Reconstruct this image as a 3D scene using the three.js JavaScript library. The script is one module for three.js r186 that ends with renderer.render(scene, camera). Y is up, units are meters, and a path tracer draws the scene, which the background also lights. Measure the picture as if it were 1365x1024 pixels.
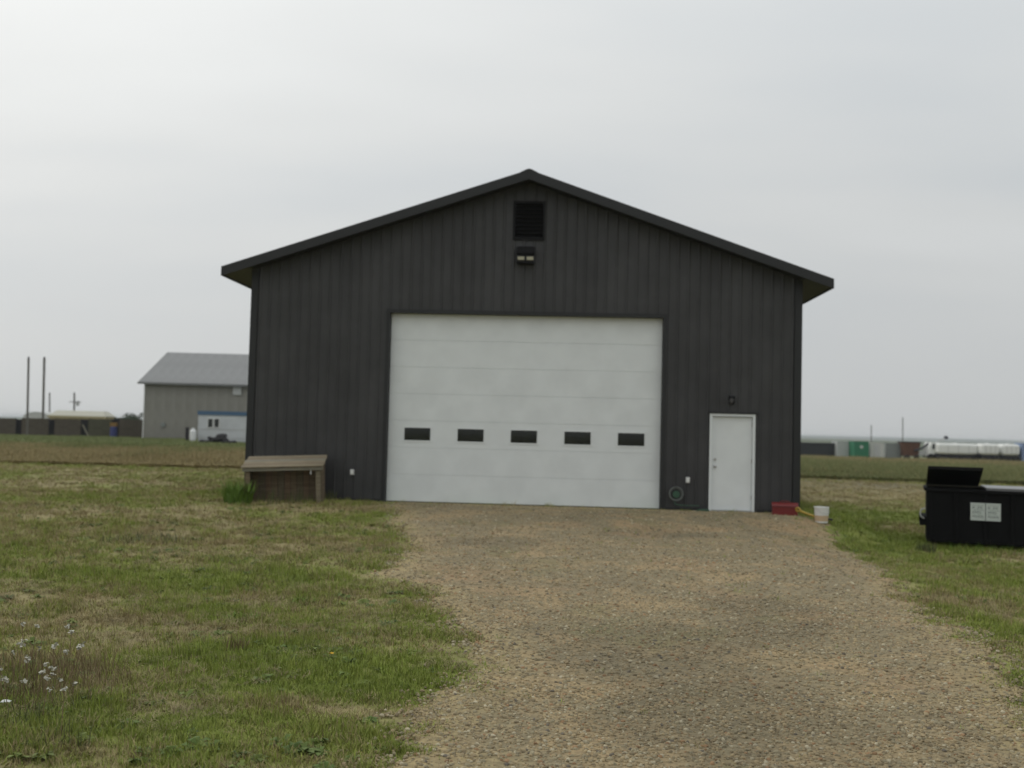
import * as THREE from 'three';
import { mergeGeometries } from 'three/addons/utils/BufferGeometryUtils.js';
import { RoundedBoxGeometry } from 'three/addons/geometries/RoundedBoxGeometry.js';

// ------------------------------------------------------------------ camera, sky, sun, exposure
const F = 1339.9, PITCH = 0.0456, ROLL = 0.0254, EYE = 1.653;   // fitted to the door, walls and horizon (photo pixels 1365 x 1024)
const scene = new THREE.Scene();
const camera = new THREE.PerspectiveCamera(2 * Math.atan(512 / F) * 180 / Math.PI, 4 / 3, 0.1, 12000);
camera.rotation.order = 'YXZ';
camera.position.set(0, EYE, 0);
camera.rotation.set(PITCH, 0, ROLL);
camera.focus = 6.5;
camera.userData.fStop = 1.8;

const renderer = new THREE.WebGLRenderer({ antialias: true });
renderer.toneMapping = THREE.LinearToneMapping;
renderer.toneMappingExposure = 1.06;
renderer.shadowMap.enabled = true;

// hash noise, seeded
function mulberry(a) { return () => { a |= 0; a = a + 0x6D2B79F5 | 0; let t = Math.imul(a ^ a >>> 15, 1 | a); t = t + Math.imul(t ^ t >>> 7, 61 | t) ^ t; return ((t ^ t >>> 14) >>> 0) / 4294967296; }; }
const rnd = mulberry(20417);
const rr = (a, b) => a + (b - a) * rnd();
function h2(ix, iy) { let h = Math.imul(ix, 374761393) + Math.imul(iy, 668265263) | 0; h = Math.imul(h ^ h >>> 13, 1274126177); return ((h ^ h >>> 16) >>> 0) / 4294967296; }
function vn(x, y) {
  const ix = Math.floor(x), iy = Math.floor(y), fx = x - ix, fy = y - iy;
  const u = fx * fx * (3 - 2 * fx), v = fy * fy * (3 - 2 * fy);
  const a = h2(ix, iy), b = h2(ix + 1, iy), c = h2(ix, iy + 1), d = h2(ix + 1, iy + 1);
  return a + (b - a) * u + (c - a) * v + (a - b - c + d) * u * v;
}
function fbm(x, y, o = 4) { let s = 0, a = 0.5, t = 0; for (let i = 0; i < o; i++) { s += a * vn(x, y); t += a; a *= 0.5; x = x * 2.03 + 17.1; y = y * 2.03 + 5.7; } return s / t; }
const clamp = (v, a = 0, b = 1) => Math.min(b, Math.max(a, v));
const sst = (a, b, v) => { const t = clamp((v - a) / (b - a)); return t * t * (3 - 2 * t); };
const mix = (a, b, t) => a + (b - a) * t;
const mix3 = (a, b, t) => [mix(a[0], b[0], t), mix(a[1], b[1], t), mix(a[2], b[2], t)];

{ // overcast sky: thin even layer, brighter overhead, faint long streaks
  const W = 1024, H = 512, data = new Float32Array(W * H * 4);
  for (let j = 0; j < H; j++) for (let i = 0; i < W; i++) {
    const el = ((j + 0.5) / H - 0.5) * Math.PI, az = ((i + 0.5) / W - 0.5) * 2 * Math.PI;
    const dx = Math.cos(el) * Math.cos(az), dy = Math.sin(el), dz = Math.cos(el) * Math.sin(az);
    const e = Math.max(0, dy);
    let L = 0.502 + 0.46 * e;
    const toSun = Math.max(0, -0.744 * dx + 0.496 * dy - 0.447 * dz); L *= 1 + 0.40 * toSun ** 3;   // the veiled sun stands to the left
    const ex = dx / (e + 0.16), ez = dz / (e + 0.16);
    const n = fbm(ex * 1.3 + 40, ez * 3.1 + 9, 5) - 0.5, n2 = fbm(ex * 0.5 + 7, ez * 1.1 + 31, 3) - 0.5;
    const cl = (n * 0.13 + n2 * 0.22) * sst(0.0, 0.25, e);
    L *= 1 + cl;
    const warm = -0.012 + 0.022 * toSun ** 3 - Math.max(0, -cl) * 0.28;
    const o = (j * W + i) * 4;
    data[o] = L * (0.986 + warm); data[o + 1] = L * 1.003; data[o + 2] = L * (0.993 - warm * 1.2); data[o + 3] = 1;
  }
  const t = new THREE.DataTexture(data, W, H, THREE.RGBAFormat, THREE.FloatType);
  t.mapping = THREE.EquirectangularReflectionMapping; t.magFilter = THREE.LinearFilter; t.minFilter = THREE.LinearFilter;
  t.wrapS = THREE.RepeatWrapping; t.needsUpdate = true;
  scene.background = t; scene.environment = t;
}
const sun = new THREE.DirectionalLight(new THREE.Color(1, 0.96, 0.9), 0.55);
sun.position.set(-74.4, 49.6, -64.7); sun.target.position.set(0, 0, -20);
sun.castShadow = true; sun.shadow.radius = 45; sun.shadow.mapSize.set(2048, 2048);
Object.assign(sun.shadow.camera, { left: -60, right: 60, top: 60, bottom: -60, near: 1, far: 220 });
scene.add(sun, sun.target);
scene.fog = new THREE.FogExp2(new THREE.Color(0.86, 0.9, 0.92), 0.00022);

// ------------------------------------------------------------------ photo pixels to directions and points
const cR = Math.cos(ROLL), sR = Math.sin(ROLL), cP = Math.cos(PITCH), sP = Math.sin(PITCH);
function ray(px, py) {
  const uu = (px - 682.5) / F, vv = (512 - py) / F, u = uu * cR - vv * sR, v = uu * sR + vv * cR;
  return [u, v * cP + sP, v * sP - cP];
}
function at(px, py, d) { const [x, y, z] = ray(px, py), t = d / -z; return new THREE.Vector3(x * t, EYE + y * t, -d); }

// building frame
const YAW = -0.0504, BX = 0.199, BZ = -22.278, cY = Math.cos(YAW), sY = Math.sin(YAW);
const HW = 6.096, LEN = 18.29;
const toLocal = (x, z) => { const dx = x - BX, dz = z - BZ; return [dx * cY - dz * sY, dx * sY + dz * cY]; };
const toWorld = (lx, y, lz) => new THREE.Vector3(lx * cY + lz * sY + BX, y, -lx * sY + lz * cY + BZ);
function onWall(px, py, lz = 0) {                              // local x, y on the facade
  const d = ray(px, py); const o = toLocal(0, 0), e = toLocal(d[0], d[2]);
  const t = (lz - o[1]) / (e[1] - o[1]);
  return [o[0] + (e[0] - o[0]) * t, EYE + d[1] * t];
}

// ------------------------------------------------------------------ terrain height
const rough = (x) => mix(0.085, 0.04, sst(-4.2, -2.2, x) * (1 - sst(3.5, 6, x)));
function terrain(x, z) {
  const d = -z;
  const [lx, lz] = toLocal(x, z);
  const qx = Math.max(0, Math.abs(lx) - HW), qz = Math.max(0, Math.abs(lz + LEN / 2) - LEN / 2);
  const near = 1 - sst(0.7, mix(4.2, 2.1, sst(5.6, 7.2, x)), Math.hypot(qx, qz));
  const side = sst(3.5, 8.0, x);
  const mid = mix(-0.14, -0.52, side), far = mix(0.03, -0.92, sst(0, 40, x));
  let b = mix(-0.06, mid, sst(3, 15, d));
  b = mix(b, far, sst(28, 110, d));
  b = mix(b, -0.015, near);
  const hill = 1 - near;
  b += hill * ((fbm(x * 0.35 + 3, z * 0.35 + 8, 3) - 0.5) * 0.10 + (fbm(x * 1.7, z * 1.7, 3) - 0.5) * rough(x)) * (d > 140 ? 0.3 : 1);
  return b;
}
function onGround(px, py) {
  const r = ray(px, py); let t0 = 1;
  for (let t = 1; t < 400; t += 0.05 + t * 0.002) {
    if (EYE + r[1] * t < terrain(r[0] * t, r[2] * t)) {
      let a = t0, b = t; for (let k = 0; k < 18; k++) { const m = (a + b) / 2; if (EYE + r[1] * m < terrain(r[0] * m, r[2] * m)) b = m; else a = m; }
      return new THREE.Vector3(r[0] * b, EYE + r[1] * b, r[2] * b);
    }
    t0 = t;
  }
  return at(px, py, 300);
}

// driveway edges: photo pixels on the ground, then x as a function of z
function edgeFn(list, tailX) {
  const p = list.map(([x, y]) => onGround(x, y)).sort((a, b) => b.z - a.z);
  return (z) => {
    if (z >= p[0].z) return mix(p[0].x, tailX, clamp((z - p[0].z) / 5));
    for (let i = 1; i < p.length; i++) if (z >= p[i].z) { const t = sst(0, 1, (p[i - 1].z - z) / (p[i - 1].z - p[i].z)); return mix(p[i - 1].x, p[i].x, t); }
    return p[p.length - 1].x;
  };
}
const dL = edgeFn([[515, 670], [519, 688], [529, 718], [536, 742], [492, 768], [560, 792], [590, 820], [601, 852], [586, 900], [566, 950], [530, 1000], [515, 1022]], -1.2);
const dR = edgeFn([[1080, 690], [1108, 703], [1140, 738], [1205, 775], [1215, 800], [1262, 832], [1330, 880], [1420, 950], [1500, 1022]], 4.2);
const edgeNoise = (z, s) => (fbm(z * 1.3 + s, s * 3.1, 3) - 0.5) * 0.55 + (fbm(z * 6 + s, 2.2 + s, 2) - 0.5) * 0.25;
const xL = (z) => dL(z) + edgeNoise(z, 11), xR = (z) => dR(z) + edgeNoise(z, 47) * 1.6;
const DZ0 = 3.0;
const driveEndZ = (x) => BZ + (-(x - BX)) * sY + 0.06;           // along the facade
function driveMask(x, z) {                                       // signed metres inside (+) the gravel
  if (z > DZ0) return -1;
  return Math.min(x - xL(z), xR(z) - x, z - driveEndZ(x));
}

// ------------------------------------------------------------------ where the grass is green, straw or bare
const spots = [ // px, py, radius x, radius z (m), green(+)/straw(-)
  [320, 905, 1.3, 0.9, 0.55], [470, 900, 0.8, 0.6, 0.45], [150, 775, 2.0, 0.4, 0.2], [120, 960, 1.2, 0.5, 0.4], [420, 870, 1.1, 0.4, 0.15],
  [420, 690, 2.2, 0.8, 0.35], [480, 745, 1.6, 0.9, 0.25], [480, 715, 1.2, 0.6, 0.3], [570, 830, 0.5, 0.9, 0.4], [540, 905, 0.4, 0.8, 0.15],
  [60, 830, 1.6, 0.45, -0.5], [230, 800, 2.2, 0.5, -0.35], [330, 850, 1.4, 0.4, -0.4], [40, 880, 1.0, 0.7, -0.25], [250, 935, 1.6, 0.22, -0.35], [450, 950, 1.0, 0.2, -0.3],
  [120, 690, 5.5, 2.2, -0.18], [100, 650, 12, 5, -0.08], [400, 680, 1.6, 0.35, -0.45], [200, 712, 1.3, 0.35, -0.25],
  [1165, 715, 2.4, 2.2, 0.75], [1130, 685, 1.6, 2.4, 0.65], [1215, 690, 2.5, 3, 0.5], [1190, 735, 1.6, 0.5, -0.1], [1290, 760, 2.0, 0.8, 0.25], [1340, 800, 1.2, 0.8, 0.15], [1150, 655, 16, 8, -0.5], [1300, 660, 12, 6, -0.35],
  [1300, 810, 1.4, 0.5, -0.35], [1345, 850, 1.0, 0.5, 0.3],
].map(([px, py, a, b, v]) => { const p = onGround(px, py); return [p.x, p.z, a, b, v]; });
function greenness(x, z) {
  let g = 0.43 + (fbm(x * 0.30 + 11, z * 0.42 + 3, 3) - 0.5) * 1.05 + (fbm(x * 1.9 + 1, z * 2.3 + 23, 4) - 0.5) * 1.15;
  for (const [cx, cz, a, b, v] of spots) { const q = ((x - cx) / a) ** 2 + ((z - cz) / b) ** 2; if (q < 5) g += v * Math.exp(-q); }
  return clamp(g);
}
const GREEN = [0.165, 0.222, 0.028], GREEN2 = [0.245, 0.252, 0.056], STRAW = [0.310, 0.265, 0.122], SOIL = [0.165, 0.140, 0.068];
function lawnColour(x, z, g) {
  const c = mix3(GREEN2, GREEN, fbm(x * 0.9 + 51, z * 0.9, 2));
  return mix3(STRAW, c, sst(0.12, 0.72, g));
}

// ------------------------------------------------------------------ materials
function noiseTile(seed, n = 256, oct = 5, base = 6, lo = 0.8, hi = 1.0, tint = [1, 1, 1]) {     // seamless grain
  const d = new Uint8Array(n * n * 4);
  const per = (x, y, p) => { const ix = Math.floor(x), iy = Math.floor(y), fx = x - ix, fy = y - iy, u = fx * fx * (3 - 2 * fx), v = fy * fy * (3 - 2 * fy), w = (a, b) => h2(((a % p) + p) % p + seed * 131, ((b % p) + p) % p + seed * 57); const a = w(ix, iy), b = w(ix + 1, iy), c = w(ix, iy + 1), e = w(ix + 1, iy + 1); return a + (b - a) * u + (c - a) * v + (a - b - c + e) * u * v; };
  for (let j = 0; j < n; j++) for (let i = 0; i < n; i++) {
    let s = 0, a = 0.5, t = 0, p = base; for (let k = 0; k < oct; k++) { s += a * per(i / n * p, j / n * p, p); t += a; a *= 0.6; p *= 2; }
    const v = mix(lo, hi, clamp((s / t - 0.25) * 2)); const o = (j * n + i) * 4;
    for (let k = 0; k < 3; k++) d[o + k] = 255 * clamp(v * tint[k]); d[o + 3] = 255;
  }
  const tx = new THREE.DataTexture(d, n, n); tx.wrapS = tx.wrapT = THREE.RepeatWrapping; tx.magFilter = THREE.LinearFilter; tx.minFilter = THREE.LinearMipmapLinearFilter; tx.generateMipmaps = true; tx.needsUpdate = true;
  return tx;
}
const asColour = (t, u, v = u) => { const c = t.clone(); c.colorSpace = THREE.SRGBColorSpace; c.repeat.set(u, v); c.needsUpdate = true; return c; };
const asData = (t, u, v = u) => { const c = t.clone(); c.repeat.set(u, v); c.needsUpdate = true; return c; };
const grain = noiseTile(1, 256, 5, 4, 0.80, 1.0), grainSoft = noiseTile(2, 256, 5, 3, 0.90, 1.0), grainBump = noiseTile(3, 256, 5, 8, 0, 1);
const lin = (r, g, b) => new THREE.Color().setRGB(r, g, b);
function mat(r, g, b, rough = 0.7, o = {}) {
  const m = new THREE.MeshStandardMaterial({ color: lin(r, g, b), roughness: rough, metalness: o.metal || 0, side: o.side ?? THREE.FrontSide });
  if (o.map) m.map = o.map;
  if (o.bump) { m.bumpMap = o.bumpMap || bump3; m.bumpScale = o.bump; }
  return m;
}
const bump3 = asData(grainBump, 2.2), gr1 = asColour(grain, 0.37), gr2 = asColour(grainSoft, 0.23), gr4 = asColour(grain, 1.3), grD = asColour(noiseTile(6, 256, 6, 5, 0.965, 1.0), 0.5);
const woodTex = (() => { // long grain along u
  const n = 256, d = new Uint8Array(n * n * 4);
  for (let j = 0; j < n; j++) for (let i = 0; i < n; i++) { const v = clamp(0.62 + 0.38 * (0.6 * vn(i / n * 6, j / n * 60 + 3) + 0.4 * vn(i / n * 18, j / n * 120))); const o = (j * n + i) * 4; d[o] = d[o + 1] = d[o + 2] = v * 255; d[o + 3] = 255; }
  const t = new THREE.DataTexture(d, n, n); t.wrapS = t.wrapT = THREE.MirroredRepeatWrapping; t.magFilter = THREE.LinearFilter; t.colorSpace = THREE.SRGBColorSpace; t.repeat.set(0.6, 2.2); t.needsUpdate = true; return t;
})();
const Mt = {
  siding: mat(0.0465, 0.0465, 0.048, 0.6, { map: gr1 }), trim: mat(0.0145, 0.0155, 0.0165, 0.6, { map: gr2 }), roofing: mat(0.028, 0.030, 0.031, 0.5, { map: gr1 }),
  liner: mat(0.10, 0.10, 0.10, 0.9), concrete: mat(0.30, 0.29, 0.27, 0.9, { map: gr4 }),
  door: mat(0.735, 0.768, 0.775, 0.5, { map: grD }), doorB: mat(0.73, 0.763, 0.77, 0.5, { map: grD }), entry: mat(0.735, 0.765, 0.77, 0.45, { map: grD }), frameWhite: mat(0.70, 0.73, 0.735, 0.5),
  rubber: mat(0.02, 0.02, 0.02, 0.9), black: mat(0.010, 0.010, 0.011, 0.6), darkMetal: mat(0.03, 0.03, 0.032, 0.45, { metal: 0.3 }), steel: mat(0.45, 0.45, 0.44, 0.4, { metal: 0.8 }),
  lens: mat(0.40, 0.38, 0.27, 0.3), lensClear: mat(0.07, 0.07, 0.07, 0.3), plasticGrey: mat(0.42, 0.42, 0.41, 0.5), hoseGreen: mat(0.03, 0.085, 0.05, 0.5), hoseGrey: mat(0.15, 0.165, 0.155, 0.6),
  woodRoof: mat(0.36, 0.30, 0.20, 0.9, { map: woodTex }), woodRoof2: mat(0.32, 0.255, 0.165, 0.9, { map: woodTex }), woodRoof3: mat(0.33, 0.31, 0.24, 0.9, { map: woodTex }),
  woodBrown: mat(0.270, 0.205, 0.130, 0.95, { map: woodTex }), woodBrown2: mat(0.245, 0.200, 0.130, 0.95, { map: woodTex }), woodBrown3: mat(0.280, 0.195, 0.125, 0.95, { map: woodTex }), woodPost: mat(0.26, 0.22, 0.145, 0.9, { map: woodTex }),
  red: mat(0.20, 0.014, 0.013, 0.4, { map: gr2 }), redDark: mat(0.17, 0.012, 0.012, 0.5), yellow: mat(0.40, 0.27, 0.035, 0.5), bucket: mat(0.70, 0.70, 0.68, 0.5), bucketLabel: mat(0.52, 0.38, 0.24, 0.6),
  bin: mat(0.0052, 0.0053, 0.0056, 0.8, { map: gr4 }), binLid: mat(0.006, 0.006, 0.006, 0.7), binRust: mat(0.09, 0.045, 0.025, 0.9), lidGrey: mat(0.16, 0.16, 0.165, 0.35),
  greyWall: mat(0.30, 0.29, 0.258, 0.65, { map: gr2 }), greyRoof: mat(0.225, 0.23, 0.23, 0.5, { map: gr2 }), whiteTrim: mat(0.72, 0.72, 0.70, 0.5),
  trailerWhite: mat(0.62, 0.64, 0.66, 0.5, { map: gr2 }), trailerBlue: mat(0.06, 0.125, 0.215, 0.5), glassDark: mat(0.02, 0.024, 0.024, 0.12), tankWhite: mat(0.74, 0.75, 0.76, 0.4), tyre: mat(0.02, 0.02, 0.022, 0.9),
  fence: mat(0.14, 0.118, 0.09, 0.95, { map: woodTex }), fence2: mat(0.13, 0.125, 0.082, 0.95, { map: woodTex }), fenceDark: mat(0.025, 0.024, 0.028, 0.95), pole: mat(0.20, 0.19, 0.17, 0.95, { map: woodTex }),
  tan: mat(0.36, 0.31, 0.18, 0.8), tanRoof: mat(0.46, 0.45, 0.38, 0.8), paleShed: mat(0.45, 0.46, 0.45, 0.7), blueDrum: mat(0.04, 0.05, 0.17, 0.6), orange: mat(0.24, 0.14, 0.04, 0.7),
  contDark: mat(0.022, 0.026, 0.030, 0.6), boxWhite: mat(0.42, 0.44, 0.43, 0.6), boxGreen: mat(0.020, 0.165, 0.085, 0.5), boxPale: mat(0.52, 0.53, 0.50, 0.6), boxGrey: mat(0.22, 0.24, 0.23, 0.6), rust: mat(0.13, 0.062, 0.038, 0.9, { map: gr4 }), chassis: mat(0.03, 0.031, 0.04, 0.7),
  truckWhite: mat(0.72, 0.73, 0.70, 0.4), hill: mat(0.060, 0.085, 0.060, 1), bark: mat(0.09, 0.07, 0.05, 1), leafFar: mat(0.045, 0.070, 0.032, 0.9, { side: THREE.DoubleSide }),
};
const glass = new THREE.MeshPhysicalMaterial({ color: lin(0.62, 0.68, 0.66), roughness: 0.06, transmission: 1, thickness: 0, ior: 1.5, metalness: 0 });

// ------------------------------------------------------------------ helpers
for (const k of ['bin', 'binLid', 'black']) { const o = Mt[k]; Mt[k] = new THREE.MeshPhysicalMaterial({ color: o.color, roughness: o.roughness, map: o.map, specularIntensity: 0.3 }); }
function boxUV(g) {                                           // uv in metres from the shape's own coordinates
  if (g.index) g = g.toNonIndexed();
  if (!g.attributes.normal) g.computeVertexNormals();
  const p = g.attributes.position, n = g.attributes.normal, uv = new Float32Array(p.count * 2);
  for (let i = 0; i < p.count; i++) {
    const ax = Math.abs(n.getX(i)), ay = Math.abs(n.getY(i)), az = Math.abs(n.getZ(i));
    let u, v; if (az >= ax && az >= ay) { u = p.getX(i); v = p.getY(i); } else if (ax >= ay) { u = p.getZ(i); v = p.getY(i); } else { u = p.getX(i); v = p.getZ(i); }
    uv[2 * i] = u; uv[2 * i + 1] = v;
  }
  g.setAttribute('uv', new THREE.BufferAttribute(uv, 2)); return g;
}
const merge = (list) => mergeGeometries(list.map((g) => { const q = g.index ? g.toNonIndexed() : g; for (const k of Object.keys(q.attributes)) if (!['position', 'normal', 'uv'].includes(k)) q.deleteAttribute(k); return q; }));
const taken = new Map();
function numbered(n) { const k = taken.get(n) || 0; taken.set(n, k + 1); return k ? `${n}_${String(k).padStart(3, '0')}` : n; }
function obj(name, geo, m, parent) {
  const o = new THREE.Mesh(Array.isArray(geo) ? merge(geo.map(boxUV)) : boxUV(geo), m); o.name = parent ? name : numbered(name);
  o.castShadow = o.receiveShadow = true; (parent || scene).add(o); return o;
}
function meshOf(name, geo, m, parent) { const o = new THREE.Mesh(geo, m); o.name = name; o.castShadow = o.receiveShadow = true; parent.add(o); return o; }   // shared geometry
function thing(name, label, category, pos = [0, 0, 0], turn = 0, group) {
  const o = new THREE.Group(); o.name = numbered(name); o.position.set(...(pos.isVector3 ? pos.toArray() : pos)); o.rotation.y = turn;
  o.userData = { label, category }; if (group) o.userData.group = group; scene.add(o); return o;
}
function tag(o, label, category, group) { o.userData = { label, category }; if (group) o.userData.group = group; return o; }
function structure(o) { o.userData.kind = 'structure'; return o; }
const box = (w, h, d, x = 0, y = 0, z = 0) => new THREE.BoxGeometry(w, h, d).translate(x, y, z);
const rbox = (w, h, d, x = 0, y = 0, z = 0, r = 0.01) => new RoundedBoxGeometry(w, h, d, 2, Math.min(r, w / 2.1, h / 2.1, d / 2.1)).translate(x, y, z);
const span = (x0, x1, y0, y1, z0, z1) => box(x1 - x0, y1 - y0, z1 - z0, (x0 + x1) / 2, (y0 + y1) / 2, (z0 + z1) / 2);
const cyl = (r0, r1, h, x = 0, y = 0, z = 0, n = 20) => new THREE.CylinderGeometry(r1, r0, h, n).translate(x, y + h / 2, z);
function prism(pts, z0, z1) { const s = new THREE.Shape(pts.map(([x, y]) => new THREE.Vector2(x, y))); return new THREE.ExtrudeGeometry(s, { depth: z1 - z0, bevelEnabled: false }).translate(0, 0, z0); }
function plate(outline, holes, z0, z1, bevel = 0) {
  const s = new THREE.Shape(outline.map(([x, y]) => new THREE.Vector2(x, y)));
  for (const [a, b, c, d] of holes) s.holes.push(new THREE.Path([[a, c], [a, d], [b, d], [b, c]].map(([x, y]) => new THREE.Vector2(x, y))));
  return new THREE.ExtrudeGeometry(s, { depth: z1 - z0, bevelEnabled: bevel > 0, bevelSize: bevel, bevelThickness: bevel, bevelOffset: -bevel, bevelSegments: 2 }).translate(0, 0, z0);
}
function tube(pts, r, seg = 24, n = 8) { return new THREE.TubeGeometry(new THREE.CatmullRomCurve3(pts.map((p) => new THREE.Vector3(...p))), seg, r, n); }

// ------------------------------------------------------------------ the setting: ground
const STRIP_L = 39, STRIP_R = 52;
const YX0 = -26, YX1 = 26, YZ0 = 5, YZ1 = -44;
{
  // yard sheet with a soil and thatch colour map
  const N = 1792, d = new Uint8Array(N * N * 4);
  const enc = (v) => { v = clamp(v); return 255 * (v <= 0.0031308 ? 12.92 * v : 1.055 * v ** (1 / 2.4) - 0.055); };
  for (let j = 0; j < N; j++) for (let i = 0; i < N; i++) {
    const x = mix(YX0, YX1, (i + 0.5) / N), z = mix(YZ0, YZ1, (j + 0.5) / N);
    const g = greenness(x, z);
    const fine = vn(x * 38, z * 38), f2 = vn(x * 15 + 9, z * 15);
    let c = mix3(lawnColour(x, z, g), fieldColour(x, z), Math.max(sst(17, 26, Math.abs(x) + (f2 - 0.5) * 3), sst(38, 44, -z)));
    c = mix3(c, SOIL, clamp(0.30 + (f2 - 0.5) * 0.9 + (fine - 0.5) * 0.5) * 0.62);
    const k = 0.72 + 0.5 * fine;
    const o = (j * N + i) * 4; d[o] = enc(c[0] * k); d[o + 1] = enc(c[1] * k); d[o + 2] = enc(c[2] * k); d[o + 3] = 255;
  }
  const tx = new THREE.DataTexture(d, N, N); tx.colorSpace = THREE.SRGBColorSpace; tx.magFilter = THREE.LinearFilter; tx.minFilter = THREE.LinearMipmapLinearFilter; tx.generateMipmaps = true; tx.needsUpdate = true;
  const nx = 260, nz = 245, pos = [], uv = [], idx = [];
  for (let j = 0; j <= nz; j++) for (let i = 0; i <= nx; i++) { const x = mix(YX0, YX1, i / nx), z = mix(YZ0, YZ1, j / nz); pos.push(x, terrain(x, z), z); uv.push(i / nx, j / nz); }
  for (let j = 0; j < nz; j++) for (let i = 0; i < nx; i++) { const a = j * (nx + 1) + i, b = a + 1, c = a + nx + 1, e = c + 1; idx.push(a, b, c, b, e, c); }
  const g = new THREE.BufferGeometry(); g.setAttribute('position', new THREE.Float32BufferAttribute(pos, 3)); g.setAttribute('uv', new THREE.Float32BufferAttribute(uv, 2)); g.setIndex(idx); g.computeVertexNormals();
  const m = new THREE.Mesh(g, new THREE.MeshStandardMaterial({ map: tx, roughness: 1 })); m.name = 'yard_ground'; m.receiveShadow = true; scene.add(structure(m));
}
// strips of the fields beyond the yard (metres from the camera at their near edge)
function fieldColour(x, z) {
  const d = -z, n = fbm(x * 0.11, z * 0.06, 4), n2 = fbm(x * 0.6, z * 0.3, 3);
  let c = mix3([0.20, 0.18, 0.085], [0.155, 0.165, 0.06], clamp(n * 1.4 - 0.2));
  if (x > 3) { c = mix3([0.18, 0.155, 0.078], c, sst(0.35, 0.75, n2)); if (d > STRIP_R && d < 150) c = mix3([0.155, 0.175, 0.060], [0.21, 0.19, 0.085], sst(85, 120, d) * 0.8); }
  else if (d > STRIP_L && d < 120) c = mix3(mix3([0.27, 0.215, 0.11], [0.20, 0.18, 0.08], n2), [0.135, 0.165, 0.05], sst(55, 75, d + n2 * 12));
  if (d > 150) c = mix3([0.10, 0.12, 0.055], [0.07, 0.10, 0.05], n);
  return c;
}
{
  const ax = [], az = [];
  const grow = (from, to, step, k) => { const o = []; let x = from, s = step; while (Math.abs(x) < to) { x += s; s *= k; o.push(Math.min(Math.abs(x), to)); } return o; };
  for (const v of grow(26, 6000, 1.2, 1.16).reverse()) ax.push(-v);
  for (let i = 0; i <= 52; i++) ax.push(-26 + i); for (const v of grow(26, 6000, 1.2, 1.16)) ax.push(v);
  for (const v of grow(5, 400, 2, 1.5).reverse()) az.push(v); for (let i = 0; i <= 49; i++) az.push(5 - i);
  { let z = 44, s = 1.2; while (z < 9000) { z += s; if (z > 170) s *= 1.22; az.push(-z); } }
  const pos = [], col = [], uv = [], idx = [], nx = ax.length;
  for (const z of az) for (const x of ax) { pos.push(x, terrain(x, z), z); uv.push(x, z); col.push(...fieldColour(x, z)); }
  for (let j = 0; j < az.length - 1; j++) for (let i = 0; i < nx - 1; i++) {
    if (ax[i] >= YX0 && ax[i + 1] <= YX1 && az[j] <= YZ0 && az[j + 1] >= YZ1) continue;
    const a = j * nx + i, b = a + 1, c = a + nx, e = c + 1; idx.push(a, b, c, b, e, c);
  }
  const g = new THREE.BufferGeometry(); g.setAttribute('position', new THREE.Float32BufferAttribute(pos, 3)); g.setAttribute('uv', new THREE.Float32BufferAttribute(uv, 2)); g.setAttribute('color', new THREE.Float32BufferAttribute(col, 3)); g.setIndex(idx); g.computeVertexNormals();
  const m = new THREE.Mesh(g, new THREE.MeshStandardMaterial({ vertexColors: true, roughness: 1, map: asColour(grain, 0.35) })); m.name = 'field_ground'; m.receiveShadow = true; scene.add(structure(m));
}
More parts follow.
